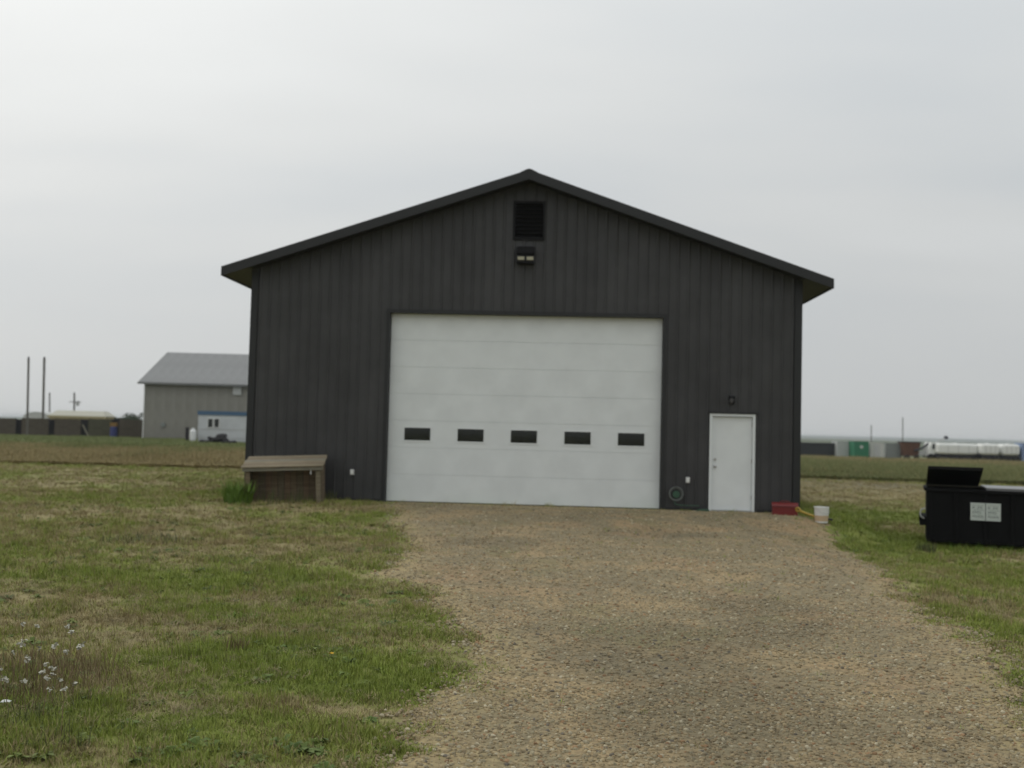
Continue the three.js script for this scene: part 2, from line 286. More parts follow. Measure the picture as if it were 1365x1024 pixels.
// gravel driveway
const GRAVEL = [[0.285, 0.212, 0.112], [0.205, 0.168, 0.097], [0.118, 0.098, 0.057]];
const damp = [[850, 850, 2.0, 1.5, 0.30], [1000, 820, 1.5, 1.2, 0.12], [900, 960, 2.2, 0.7, 0.22], [700, 712, 1.4, 0.35, 0.25], [880, 714, 2.0, 0.35, 0.28], [1120, 900, 1.2, 0.8, 0.15], [640, 740, 2.2, 1.1, -0.2], [900, 760, 2.6, 1.3, -0.22]].map(([px, py, a, b, v]) => { const p = onGround(px, py); return [p.x, p.z, a, b, v]; });
const wheel = (x, z) => { let w = fbm(x * 0.75 + 4, z * 0.5 + 9, 4) * 0.9; for (const [cx, cz, a, b, v] of damp) { const q = ((x - cx) / a) ** 2 + ((z - cz) / b) ** 2; if (q < 5) w += v * 0.6 * Math.exp(-q); } return w; };
{
  const W = 1024, H = 2048, d = new Uint8Array(W * H * 4), x0 = -4.5, x1 = 8.5, z0 = DZ0, z1 = -23.2;
  const enc = (v) => { v = clamp(v); return 255 * (v <= 0.0031308 ? 12.92 * v : 1.055 * v ** (1 / 2.4) - 0.055); };
  for (let j = 0; j < H; j++) for (let i = 0; i < W; i++) {
    const x = mix(x0, x1, (i + 0.5) / W), z = mix(z0, z1, (j + 0.5) / H);
    const n = wheel(x, z), n2 = fbm(x * 2.3, z * 2.3 + 50, 4), sp = vn(x * 45, z * 45), sp2 = vn(x * 20 + 3, z * 20);
    let c = mix3(GRAVEL[1], GRAVEL[0], sst(0.42, 0.75, n2));
    c = mix3(c, GRAVEL[2], sst(0.48, 0.72, n) * 0.5); c = mix3(c, [0.31, 0.205, 0.105], sst(0.58, 0.72, fbm(x * 0.8 + 33, z * 0.8 + 12, 4)) * 0.45);
    const m = driveMask(x, z); c = mix3(mix3(STRAW, GRAVEL[0], 0.6), c, sst(0.05, 0.75, m + (n2 - 0.5) * 0.6));
    const gg = sst(0.66, 0.80, fbm(x * 1.1 + 70, z * 0.8, 4)); c = mix3(c, [0.15, 0.14, 0.06], gg * 0.5);
    const k = 0.62 + 0.55 * sp + 0.25 * sp2;
    const o = (j * W + i) * 4; d[o] = enc(c[0] * k); d[o + 1] = enc(c[1] * k); d[o + 2] = enc(c[2] * k); d[o + 3] = 255;
  }
  const tx = new THREE.DataTexture(d, W, H); tx.colorSpace = THREE.SRGBColorSpace; tx.magFilter = THREE.LinearFilter; tx.minFilter = THREE.LinearMipmapLinearFilter; tx.generateMipmaps = true; tx.needsUpdate = true;
  const rows = 240, cols = 70, pos = [], uv = [], idx = [];
  for (let j = 0; j <= rows; j++) for (let i = 0; i <= cols; i++) {
    const t = j / rows; let z = mix(DZ0, BZ + 0.5, t); const a = xL(z), b = xR(z); const x = mix(a, b, i / cols);
    z = mix(DZ0, driveEndZ(x) + 0.01, t);
    const e = Math.min(i, cols - i) / cols;
    pos.push(x, terrain(x, z) + mix(-0.012, 0.012, sst(0, 0.03, e)), z); uv.push((x - x0) / (x1 - x0), (z - z0) / (z1 - z0));
  }
  for (let j = 0; j < rows; j++) for (let i = 0; i < cols; i++) { const a = j * (cols + 1) + i, b = a + 1, c = a + cols + 1, e = c + 1; idx.push(a, b, c, b, e, c); }
  const g = new THREE.BufferGeometry(); g.setAttribute('position', new THREE.Float32BufferAttribute(pos, 3)); g.setAttribute('uv', new THREE.Float32BufferAttribute(uv, 2)); g.setIndex(idx); g.computeVertexNormals();
  const m = new THREE.Mesh(g, new THREE.MeshStandardMaterial({ map: tx, roughness: 1 })); m.name = 'gravel_driveway'; m.receiveShadow = true; scene.add(structure(m));
}
{ // far low hills
  const pos = [], idx = []; const n = 160;
  for (let i = 0; i <= n; i++) { const a = mix(-1.2, 1.2, i / n), D = 4200; const h = 3 + 9 * fbm(i * 0.09 + 2, 3, 3) * sst(0.0, 0.35, a + 0.1); for (const [r, y] of [[D - 500, -3], [D, h], [D + 700, -3]]) pos.push(Math.sin(a) * r, y, -Math.cos(a) * r); }
  for (let i = 0; i < n; i++) for (let k = 0; k < 2; k++) { const a = i * 3 + k, b = a + 1, c = a + 3, e = c + 1; idx.push(a, c, b, b, c, e); }
  const g = new THREE.BufferGeometry(); g.setAttribute('position', new THREE.Float32BufferAttribute(pos, 3)); g.setIndex(idx); g.computeVertexNormals();
  structure(obj('hills', g, Mt.hill));
}

// ------------------------------------------------------------------ the metal shop building
const DX = 0.076, DW = 6.096, DH = 4.215;                       // overhead door opening
const EX0 = 4.165, EX1 = 5.155, EH = 2.125;                      // entry door opening
const RX = 0.08, RIDGE = 7.36, EAVEL = 5.10, EAVER = 5.06, OX = 0.60, OZ = 0.40;
const roofTop = (x) => x < RX ? mix(RIDGE, EAVEL, (RX - x) / (RX + HW + OX)) : mix(RIDGE, EAVER, (x - RX) / (HW + OX - RX));
const wallTop = (x) => roofTop(x) - 0.17;
const shop = thing('metal_shop_building', 'charcoal ribbed metal shop with big white overhead door and gable roof', 'building', [BX, 0, BZ], YAW);
function ribbed(x0, x1, bottom, top, holes = [], kinks = []) {   // trapezoid ribs every 9 inches, cut to the gable and the openings
  const P = 0.2286, xs = new Set([x0, x1]);
  const z = (x) => { const k = Math.abs(x - Math.round(x / P) * P); return k < 0.012 ? 0.021 : k < 0.034 ? 0.021 * (0.034 - k) / 0.022 : 0; };
  for (let k = Math.floor(x0 / P) - 1; k <= Math.ceil(x1 / P) + 1; k++) for (const o of [-0.034, -0.012, 0.012, 0.034]) { const x = k * P + o; if (x > x0 + 1e-4 && x < x1 - 1e-4) xs.add(x); }
  for (const h of holes) for (const x of [h[0], h[1]]) if (x > x0 && x < x1) xs.add(x);
  for (const x of kinks) if (x > x0 && x < x1) xs.add(x);
  const s = [...xs].sort((a, b) => a - b), pos = [];
  for (let i = 0; i + 1 < s.length; i++) {
    const a = s[i], b = s[i + 1], m = (a + b) / 2; let runs = [[bottom, null]];
    for (const [h0, h1, y0, y1] of holes) if (m > h0 && m < h1) runs = runs.flatMap(([u, v]) => { const o = []; if (y0 > u + 1e-4) o.push([u, y0]); o.push([y1, v]); return o; });
    for (const [u, v] of runs) { const va = v ?? top(a), vb = v ?? top(b); if (va - u < 1e-3) continue; pos.push(a, u, z(a), b, u, z(b), b, vb, z(b), a, u, z(a), b, vb, z(b), a, va, z(a)); }
  }
  const g = new THREE.BufferGeometry(); g.setAttribute('position', new THREE.Float32BufferAttribute(pos, 3)); g.computeVertexNormals(); return g;
}
const vTL = onWall(686.5, 270), vBR = onWall(724.5, 319);
const VENT = [vTL[0], vBR[0], vBR[1], vTL[1]];
{
  const holes = [[DX - DW / 2, DX + DW / 2, -1, DH], [EX0, EX1, -1, EH], VENT];
  // front wall with its siding sheets
  const gable = (inset) => [[-HW + inset, -0.12], [-HW + inset, wallTop(-HW) - 0.02], [RX, wallTop(RX) - 0.02], [HW - inset, wallTop(HW) - 0.02], [HW - inset, -0.12]];
  const front = [[-HW + 0.02, -0.12], [-HW + 0.02, wallTop(-HW) - 0.02], [RX, wallTop(RX) - 0.02], [HW - 0.02, wallTop(HW) - 0.02], [HW - 0.02, -0.12], [EX1, -0.12], [EX1, EH], [EX0, EH], [EX0, -0.12], [DX + DW / 2, -0.12], [DX + DW / 2, DH], [DX - DW / 2, DH], [DX - DW / 2, -0.12]];
  const fw = obj('front_wall', plate(front, [VENT], -0.16, -0.006), Mt.liner, shop);
  const edges = []; for (let x = -6.4008; x < HW; x += 0.9144) edges.push([Math.max(x, -HW + 0.02), Math.min(x + 0.9144, HW - 0.02)]);
  for (const [a, b] of edges) { const g = ribbed(a + 0.0006, b - 0.0006, 0.03, (x) => wallTop(x), holes, [RX]); if (g.attributes.position.count) obj('siding_panel', g, Mt.siding, fw); }
  const bw = obj('rear_wall', prism(gable(0.02), -LEN + 0.006, -LEN + 0.16), Mt.liner, shop);
  for (const [a, b] of edges) { const p = obj('siding_panel', ribbed(-b, -a, -0.1, (x) => wallTop(-x), [], [-RX]), Mt.siding, bw); p.rotation.y = Math.PI; p.position.z = -LEN; }
  for (const s of [-1, 1]) {
    const wt = wallTop(s * HW) - 0.03;
    const w = obj('side_wall', span(s < 0 ? -HW + 0.006 : HW - 0.15, s < 0 ? -HW + 0.15 : HW - 0.006, -0.12, wt, -LEN + 0.17, -0.17), Mt.liner, shop);
    const g = boxUV(ribbed(0.0006, 0.9138, -0.1, () => wt));
    for (let k = 0; k < 20; k++) { const p = meshOf('siding_panel', g, Mt.siding, w); p.rotation.y = s * Math.PI / 2; p.position.set(s * HW, 0, s > 0 ? -k * 0.9144 : -(k + 1) * 0.9144); }
  }
  obj('floor_slab', span(-HW + 0.155, HW - 0.155, -0.15, -0.031, -LEN + 0.17, -0.165), Mt.concrete, shop);
  // trims
  for (const s of [-1, 1]) {
    const x0 = s < 0 ? -HW - 0.03 : HW - 0.115, x1 = s < 0 ? -HW + 0.115 : HW + 0.03;
    obj('corner_trim', [span(x0, x1, 0.0, wallTop(s * HW) - 0.015, 0.022, 0.034), span(s < 0 ? -HW - 0.042 : HW + 0.031, s < 0 ? -HW - 0.031 : HW + 0.042, 0, wallTop(s * HW) - 0.015, -0.12, 0.034)], Mt.trim, shop);
  }
  for (const [u, v] of [[-HW + 0.118, DX - DW / 2 - 0.09], [DX + DW / 2 + 0.09, EX0 - 0.055], [EX1 + 0.055, HW - 0.118]]) obj('base_trim', span(u, v, -0.02, 0.055, 0.003, 0.03), Mt.trim, shop);
  // roof: deck, ribbed sheets, rake boards, eave fascias, ridge cap
  const E = HW + OX - 0.02;
  const dk = obj('roof', prism([[-E, roofTop(-E) - 0.025], [RX, RIDGE - 0.025], [E, roofTop(E) - 0.025], [E, roofTop(E) - 0.165], [RX, RIDGE - 0.165], [-E, roofTop(-E) - 0.165]], -LEN - OZ + 0.03, OZ - 0.03), Mt.roofing, shop);
  for (const s of [-1, 1]) {
    const run = s < 0 ? RX + HW + OX : HW + OX - RX, drop = RIDGE - (s < 0 ? EAVEL : EAVER), L = Math.hypot(run, drop) - 0.02, ang = Math.atan2(drop, run);
    const n = 21, w = (LEN + 2 * OZ - 0.08) / n; const g = boxUV(ribbed(0.001, w - 0.001, 0, () => L));
    for (let k = 0; k < n; k++) {   // sheet: width along the ridge, length down the slope, ribs up
      const p = meshOf('roof_panel', g, Mt.roofing, dk);
      const m = new THREE.Matrix4(), down = new THREE.Vector3(s * Math.cos(ang), -Math.sin(ang), 0), up = new THREE.Vector3(s * Math.sin(ang), Math.cos(ang), 0), yv = down.clone(), zv = up, xv = new THREE.Vector3().crossVectors(yv, zv);
      m.makeBasis(xv, yv, zv); const z0 = xv.z > 0 ? -LEN - OZ + 0.04 + k * w : OZ - 0.04 - k * w; m.setPosition(RX + s * 0.005, RIDGE - 0.018, z0); p.applyMatrix4(m);
    }
    const xe = s * (HW + OX), ye = s < 0 ? EAVEL : EAVER;
    for (const [z0, z1] of [[OZ - 0.028, OZ + 0.012], [-LEN - OZ - 0.012, -LEN - OZ + 0.028]])
      obj('rake_board', prism(s < 0 ? [[RX - 0.001, RIDGE + 0.022], [xe - 0.02, ye + 0.022], [xe - 0.02, ye - 0.19], [RX - 0.001, RIDGE - 0.19]] : [[RX + 0.001, RIDGE + 0.022], [RX + 0.001, RIDGE - 0.19], [xe + 0.02, ye - 0.19], [xe + 0.02, ye + 0.022]], z0, z1), Mt.trim, dk);
    obj('eave_fascia', span(Math.min(xe - s * 0.017, xe + s * 0.018), Math.max(xe - s * 0.017, xe + s * 0.018), ye - 0.185, ye + 0.0, -LEN - OZ + 0.03, OZ - 0.03), Mt.trim, dk);
  }
  obj('ridge_cap', prism([[RX - 0.2, roofTop(RX - 0.2) + 0.025], [RX - 0.05, RIDGE + 0.032], [RX, RIDGE + 0.042], [RX + 0.05, RIDGE + 0.032], [RX + 0.2, roofTop(RX + 0.2) + 0.025], [RX, RIDGE + 0.006]], -LEN - OZ - 0.015, OZ + 0.016), Mt.trim, dk);
  // gable vent
  const [a, b, c, d] = VENT;
  const v = obj('gable_vent', plate([[a - 0.03, c - 0.03], [b + 0.03, c - 0.03], [b + 0.03, d + 0.03], [a - 0.03, d + 0.03]], [[a + 0.02, b - 0.02, c + 0.02, d - 0.02]], 0.022, 0.04), Mt.black, shop);
  for (let k = 0; k < 9; k++) { const s = box(b - a - 0.05, 0.012, 0.085, 0, 0, 0).rotateX(0.75).translate((a + b) / 2, c + 0.06 + k * (d - c - 0.10) / 8, -0.02); obj('slat', s, Mt.black, v); }
  obj('backing', span(a, b, c, d, -0.10, -0.09), Mt.black, v);
  // overhead door
  const od = new THREE.Group(); od.name = 'overhead_door'; shop.add(od);
  const x0 = DX - DW / 2, x1 = DX + DW / 2, sh = DH / 7, cx = [555, 626.5, 698, 770, 842].map((p, i) => onWall(p, 577 + i * 1.75));
  const wins = cx.map(([x]) => [x - 0.305, x + 0.305, 2.5 * sh - 0.152 - 0.0, 2.5 * sh + 0.152]);
  for (let k = 0; k < 7; k++) {
    const y0 = k * sh + 0.003, y1 = (k + 1) * sh - 0.003;
    obj('door_section', plate([[x0 + 0.012, y0], [x1 - 0.012, y0], [x1 - 0.012, y1], [x0 + 0.012, y1]], k === 2 ? wins : [], -0.205, -0.158, 0.003), k % 3 === 1 ? Mt.doorB : Mt.door, od);
  }
  for (let k = 1; k < 7; k++) obj('seam_strip', span(x0 + 0.02, x1 - 0.02, k * sh - 0.014, k * sh + 0.014, -0.198, -0.1645), Mt.frameWhite, od);
  for (const [a, b, c, d] of wins) {
    obj('window_frame', plate([[a - 0.022, c - 0.022], [b + 0.022, c - 0.022], [b + 0.022, d + 0.022], [a - 0.022, d + 0.022]], [[a + 0.012, b - 0.012, c + 0.012, d - 0.012]], -0.157, -0.148, 0.002), Mt.frameWhite, od);
    obj('window_pane', span(a + 0.002, b - 0.002, c + 0.002, d - 0.002, -0.184, -0.181), glass, od);
  }
  obj('bottom_seal', span(x0 + 0.012, x1 - 0.012, -0.03, 0.0, -0.195, -0.165), Mt.rubber, od);
  obj('door_trim', [span(x0 - 0.075, x0 + 0.008, -0.02, DH - 0.008, 0.0225, 0.034), span(x1 - 0.008, x1 + 0.075, -0.02, DH - 0.008, 0.0225, 0.034), span(x0 - 0.075, x1 + 0.075, DH - 0.008, DH + 0.075, 0.0225, 0.036),
    span(x0 + 0.0005, x0 + 0.008, -0.02, DH - 0.009, -0.21, 0.022), span(x1 - 0.008, x1 - 0.0005, -0.02, DH - 0.009, -0.21, 0.022), span(x0 + 0.009, x1 - 0.009, DH - 0.008, DH - 0.0005, -0.21, 0.022)], Mt.trim, od);
  // entry door
  const ed = new THREE.Group(); ed.name = 'entry_door'; shop.add(ed);
  obj('door_frame', [span(EX0 + 0.001, EX0 + 0.055, 0.0, EH - 0.001, -0.13, 0.03), span(EX1 - 0.055, EX1 - 0.001, 0.0, EH - 0.001, -0.13, 0.03), span(EX0 + 0.0555, EX1 - 0.0555, EH - 0.055, EH - 0.001, -0.13, 0.03)], Mt.frameWhite, ed);
  obj('door_leaf', rbox(EX1 - EX0 - 0.118, EH - 0.085, 0.044, (EX0 + EX1) / 2, 0.02 + (EH - 0.085) / 2, -0.062, 0.004), Mt.entry, ed);
  obj('threshold', span(EX0 + 0.0555, EX1 - 0.0555, -0.02, 0.018, -0.13, 0.045), Mt.steel, ed);
  const kn = new THREE.LatheGeometry([[0, 0], [0.033, 0], [0.033, 0.008], [0.012, 0.012], [0.012, 0.035], [0.028, 0.045], [0.028, 0.062], [0.0, 0.07]].map(([x, y]) => new THREE.Vector2(x, y)), 20).rotateX(Math.PI / 2);
  obj('door_knob', kn.clone().translate(EX0 + 0.135, 0.97, -0.04), Mt.steel, ed); obj('deadbolt', new THREE.CylinderGeometry(0.03, 0.03, 0.02, 20).rotateX(Math.PI / 2).translate(EX0 + 0.135, 1.12, -0.031), Mt.steel, ed);
  for (const y of [0.25, 1.05, 1.85]) obj('hinge', cyl(0.011, 0.011, 0.1, EX1 - 0.06, y, -0.036, 10), Mt.steel, ed);
  obj('drip_cap', span(EX0 - 0.05, EX1 + 0.05, EH + 0.002, EH + 0.04, 0.022, 0.05), Mt.trim, ed);
}
// fittings on the facade
function onFacade(name, label, category, lx, y, lz = 0.0215, group) { return thing(name, label, category, toWorld(lx, y, lz), YAW, group); }
{
  const a = onWall(701, 343), fl = onFacade('flood_light', 'dark twin-lamp flood light below the gable vent', 'light', a[0], a[1]);
  obj('back_plate', rbox(0.36, 0.30, 0.03, 0, 0.03, 0.015), Mt.black, fl); obj('hood', [rbox(0.42, 0.16, 0.15, 0, 0.13, 0.10, 0.02), rbox(0.40, 0.03, 0.2, 0, 0.05, 0.12)], Mt.black, fl);
  for (const s of [-1, 1]) { const h = obj('lamp_head', rbox(0.19, 0.15, 0.13, s * 0.1, -0.05, 0.1, 0.02), Mt.darkMetal, fl); obj('lens', rbox(0.145, 0.075, 0.02, s * 0.1, -0.055, 0.165, 0.008), Mt.lens, h); }
  obj('bottom_lip', rbox(0.4, 0.035, 0.16, 0, -0.15, 0.09), Mt.black, fl);
  const b = onWall(974.5, 532), wl = onFacade('wall_light', 'small dark lantern lamp mounted over the white entry door', 'light', b[0], b[1]);
  obj('mounting_box', rbox(0.12, 0.13, 0.05, 0, 0.02, 0.025), Mt.darkMetal, wl); obj('lamp_cap', new THREE.CylinderGeometry(0.06, 0.075, 0.05, 20).translate(0, 0.035, 0.1), Mt.black, wl);
  obj('globe', new THREE.LatheGeometry([[0.055, 0.01], [0.06, -0.03], [0.055, -0.08], [0.035, -0.11], [0, -0.12]].map(([x, y]) => new THREE.Vector2(x, y)), 20).translate(0, 0, 0.1), Mt.lensClear, wl);
  obj('guard', [0, 1, 2, 3].map((k) => tube([[0.066, 0.01, 0], [0.07, -0.05, 0], [0.05, -0.11, 0], [0, -0.13, 0]], 0.006, 10, 5).rotateY(k * Math.PI / 2 + 0.4).translate(0, 0, 0.1)), Mt.black, wl);
  const outlet = (px, py, label) => { const c = onWall(px, py), o = onFacade('outlet_box', label, 'outlet', c[0], c[1]); obj('box', rbox(0.09, 0.13, 0.045, 0, 0, 0.0225, 0.008), Mt.plasticGrey, o); obj('cover', rbox(0.075, 0.10, 0.014, 0, 0.005, 0.05, 0.005), Mt.bucket, o); };
  outlet(470, 629.5, 'small pale outlet box on the charcoal wall beside the plank-roofed shelter'); outlet(916.5, 640, 'small pale outlet box on the charcoal wall above the coiled hose');
  const h = onWall(900.5, 658), hr = onFacade('hose_reel', 'wall-hung ring of coiled hose with green hub beside the overhead door', 'hose reel', h[0], h[1]);
  obj('bracket', [rbox(0.08, 0.2, 0.02, 0, 0, 0.01), cyl(0.03, 0.03, 0.1, 0, 0, 0, 14).rotateX(Math.PI / 2)], Mt.darkMetal, hr);
  obj('hub', new THREE.CylinderGeometry(0.075, 0.075, 0.06, 24).rotateX(Math.PI / 2).translate(0, -0.01, 0.1), Mt.hoseGreen, hr);
  for (let k = 0; k < 3; k++) obj('hose_coil', new THREE.TorusGeometry(0.125 + 0.012 * k, 0.0095, 8, 36).translate(rr(-0.004, 0.004), rr(-0.01, 0.004), 0.06 + 0.02 * k), Mt.hoseGrey, hr);
  obj('hose_tail', tube([[-0.02, -0.14, 0.08], [-0.03, -0.2, 0.1], [0.02, -0.23, 0.16], [0.2, -0.237, 0.25], [0.38, -0.235, 0.2], [0.5, -0.24, 0.16]], 0.0095, 30), Mt.hoseGreen, hr);
  const m = onWall(936, 683);
  const mt = obj('hose_length', tube([[-0.16, 0.02, 0], [-0.06, 0.03, 0.05], [0.06, 0.02, 0.02], [0.13, 0.03, -0.03], [0.0, 0.045, -0.04], [-0.12, 0.035, 0.04]], 0.013, 40), Mt.hoseGreen); mt.position.copy(toWorld(m[0], 0.0, 0.2)); mt.position.y = terrain(mt.position.x, mt.position.z) + 0.004;
  tag(mt, 'short loop of green hose on the gravel beside the entry door', 'hose');
}
// plank-roofed shelter against the left corner
{
  const p = onGround(378, 670), w = 1.62, dep = 0.66, hf = 0.745, hb = 0.93;
  const s = thing('plank_shelter', 'low weathered wooden shelter with pale sloping plank roof at the building corner', 'shelter', [p.x, p.y, p.z], 0.06); s.rotation.order = 'YXZ'; s.rotation.z = 0.045;
  const wood = [Mt.woodBrown, Mt.woodBrown2, Mt.woodBrown3];
  for (let k = 0; k < 11; k++) { const x = -w / 2 + 0.06 + (k + 0.5) * (w - 0.12) / 11; obj('front_board', rbox(0.128, hf + 0.11 - rr(0, 0.03), 0.022, 0, 0, 0, 0.004).rotateZ(rr(-0.006, 0.006)).translate(x, hf / 2 + 0.01, -0.53 + rr(-0.006, 0.006)), wood[k % 3], s); }
  for (const sx of [-1, 1]) for (let k = 0; k < 5; k++) obj('side_board', rbox(0.02, 0.66 + 0.04 * k, dep / 5 - 0.012, sx * (w / 2 - 0.02), 0.32 + 0.02 * k, -0.08 - (k + 0.5) * (dep - 0.12) / 5, 0.004), wood[(k + 1) % 3], s);
  obj('post', rbox(0.10, hf + 0.02, 0.09, w / 2 - 0.075, hf / 2 - 0.02, -0.01, 0.006), Mt.woodPost, s); obj('post', rbox(0.09, hf + 0.02, 0.09, -w / 2 + 0.06, hf / 2 - 0.02, -0.02, 0.006), Mt.woodBrown, s);
  for (const sx of [-1, 1]) obj('post', rbox(0.09, hb, 0.09, sx * (w / 2 - 0.08), hb / 2 - 0.02, -dep + 0.08, 0.006), Mt.woodBrown2, s);
  const ang = Math.atan2(hb - hf, dep), L = (dep + 0.14) / Math.cos(ang), n = 6, roofs = [Mt.woodRoof, Mt.woodRoof2, Mt.woodRoof, Mt.woodRoof3, Mt.woodRoof2, Mt.woodRoof];
  for (let k = 0; k < n; k++) { const t = (k + 0.5) / n; const g = rbox(w + 0.10 + rr(-0.025, 0.025), 0.028, L / n - 0.008, rr(-0.012, 0.012), 0, 0, 0.005).rotateX(ang).translate(0, mix(hf - 0.02, hb, t) + 0.035 + rr(-0.003, 0.003), mix(0.13, -dep - 0.04, t)); obj('roof_plank', g, roofs[k], s); }
  obj('fascia', rbox(w + 0.08, 0.06, 0.022, 0, hf - 0.035, 0.08, 0.004), Mt.woodRoof3, s);
  obj('hook', rbox(0.03, 0.12, 0.015, w / 2 - 0.22, hf - 0.10, 0.062, 0.005), Mt.plasticGrey, s);
}
// odds and ends at the right corner
{
  const p = onGround(1046, 687), c = thing('toolbox', 'red metal toolbox with dark base lying by the building corner', 'toolbox', [p.x, p.y, p.z], YAW - 0.18);
  obj('body', rbox(0.52, 0.24, 0.26, 0, 0.125, 0, 0.015), Mt.red, c); const lid = obj('lid', prism([[-0.15, 0.245], [0.15, 0.245], [0.13, 0.305], [0.06, 0.335], [-0.06, 0.335], [-0.13, 0.305]], -0.27, 0.27).rotateY(Math.PI / 2), Mt.red, c);
  obj('handle', tube([[-0.09, 0.33, 0], [-0.09, 0.365, 0], [0.09, 0.365, 0], [0.09, 0.33, 0]], 0.011, 20), Mt.redDark, lid);
  for (const x of [-0.16, 0.16]) obj('latch', rbox(0.05, 0.07, 0.012, x, 0.235, 0.137, 0.003), Mt.redDark, c);
  obj('base_rail', span(-0.25, 0.25, 0, 0.02, -0.135, 0.138), Mt.redDark, c); c.scale.y = 0.8;
  const q = onGround(1025, 683), bg = tag(obj('bin_bag', (() => { const g = new THREE.IcosahedronGeometry(0.17, 4); const a = g.attributes.position; for (let i = 0; i < a.count; i++) { const x = a.getX(i), y = a.getY(i), z = a.getZ(i), k = 1 + (fbm(x * 11 + 5, y * 11 + z * 9, 3) - 0.5) * 0.55; a.setXYZ(i, x * k * 1.05, Math.max(-0.12, y * k * 0.85), z * k); } g.computeVertexNormals(); return g.translate(0, 0.118, 0); })(), Mt.black), 'crumpled black bag leaning on the wall behind the red toolbox', 'bag');
  bg.position.set(q.x, q.y, q.z - 0.12);
  // yellow-handled spade lying on its side
  const y = onGround(1080, 692), sp = thing('spade', 'yellow handled spade lying between the red toolbox and white bucket', 'spade', [y.x, y.y - 0.03, y.z], -0.35);
  obj('shaft', tube([[-0.22, 0.18, -0.1], [0.0, 0.11, -0.04], [0.2, 0.05, 0.02]], 0.026, 16), Mt.yellow, sp); obj('grip', tube([[-0.22, 0.18, -0.1], [-0.27, 0.17, -0.12], [-0.29, 0.22, -0.11], [-0.24, 0.24, -0.09], [-0.2, 0.19, -0.09]], 0.02, 16), Mt.yellow, sp);
  obj('blade', (() => { const g = new THREE.BoxGeometry(0.3, 0.012, 0.2, 8, 1, 6), a = g.attributes.position; for (let i = 0; i < a.count; i++) { const u = a.getX(i) / 0.15, v = a.getZ(i); a.setZ(i, v * (u > 0.2 ? 1 - (u - 0.2) * 0.55 : 1)); a.setY(i, a.getY(i) + v * v * 2.5); } g.computeVertexNormals(); return g.rotateZ(-0.22).translate(0.3, 0.055, 0.04); })(), Mt.darkMetal, sp);
  const b = onGround(1095, 697), bk = thing('bucket', 'white plastic bucket with tan lower band at the gravel edge', 'bucket', [b.x, b.y, b.z], 0.4);
  obj('body', new THREE.LatheGeometry([[0, 0], [0.122, 0], [0.127, 0.005], [0.145, 0.30], [0.153, 0.302], [0.153, 0.325], [0.143, 0.325], [0.125, 0.012], [0, 0.012]].map(([x, v]) => new THREE.Vector2(x, v)), 36), Mt.bucket, bk);
  obj('label_band', new THREE.CylinderGeometry(0.1366, 0.1295, 0.115, 36, 1, true).translate(0, 0.095, 0), Mt.bucketLabel, bk);
  obj('handle', tube([[-0.15, 0.30, 0], [-0.13, 0.24, 0.09], [0, 0.19, 0.165], [0.13, 0.24, 0.09], [0.15, 0.30, 0]], 0.004, 24, 6), Mt.steel, bk);
}
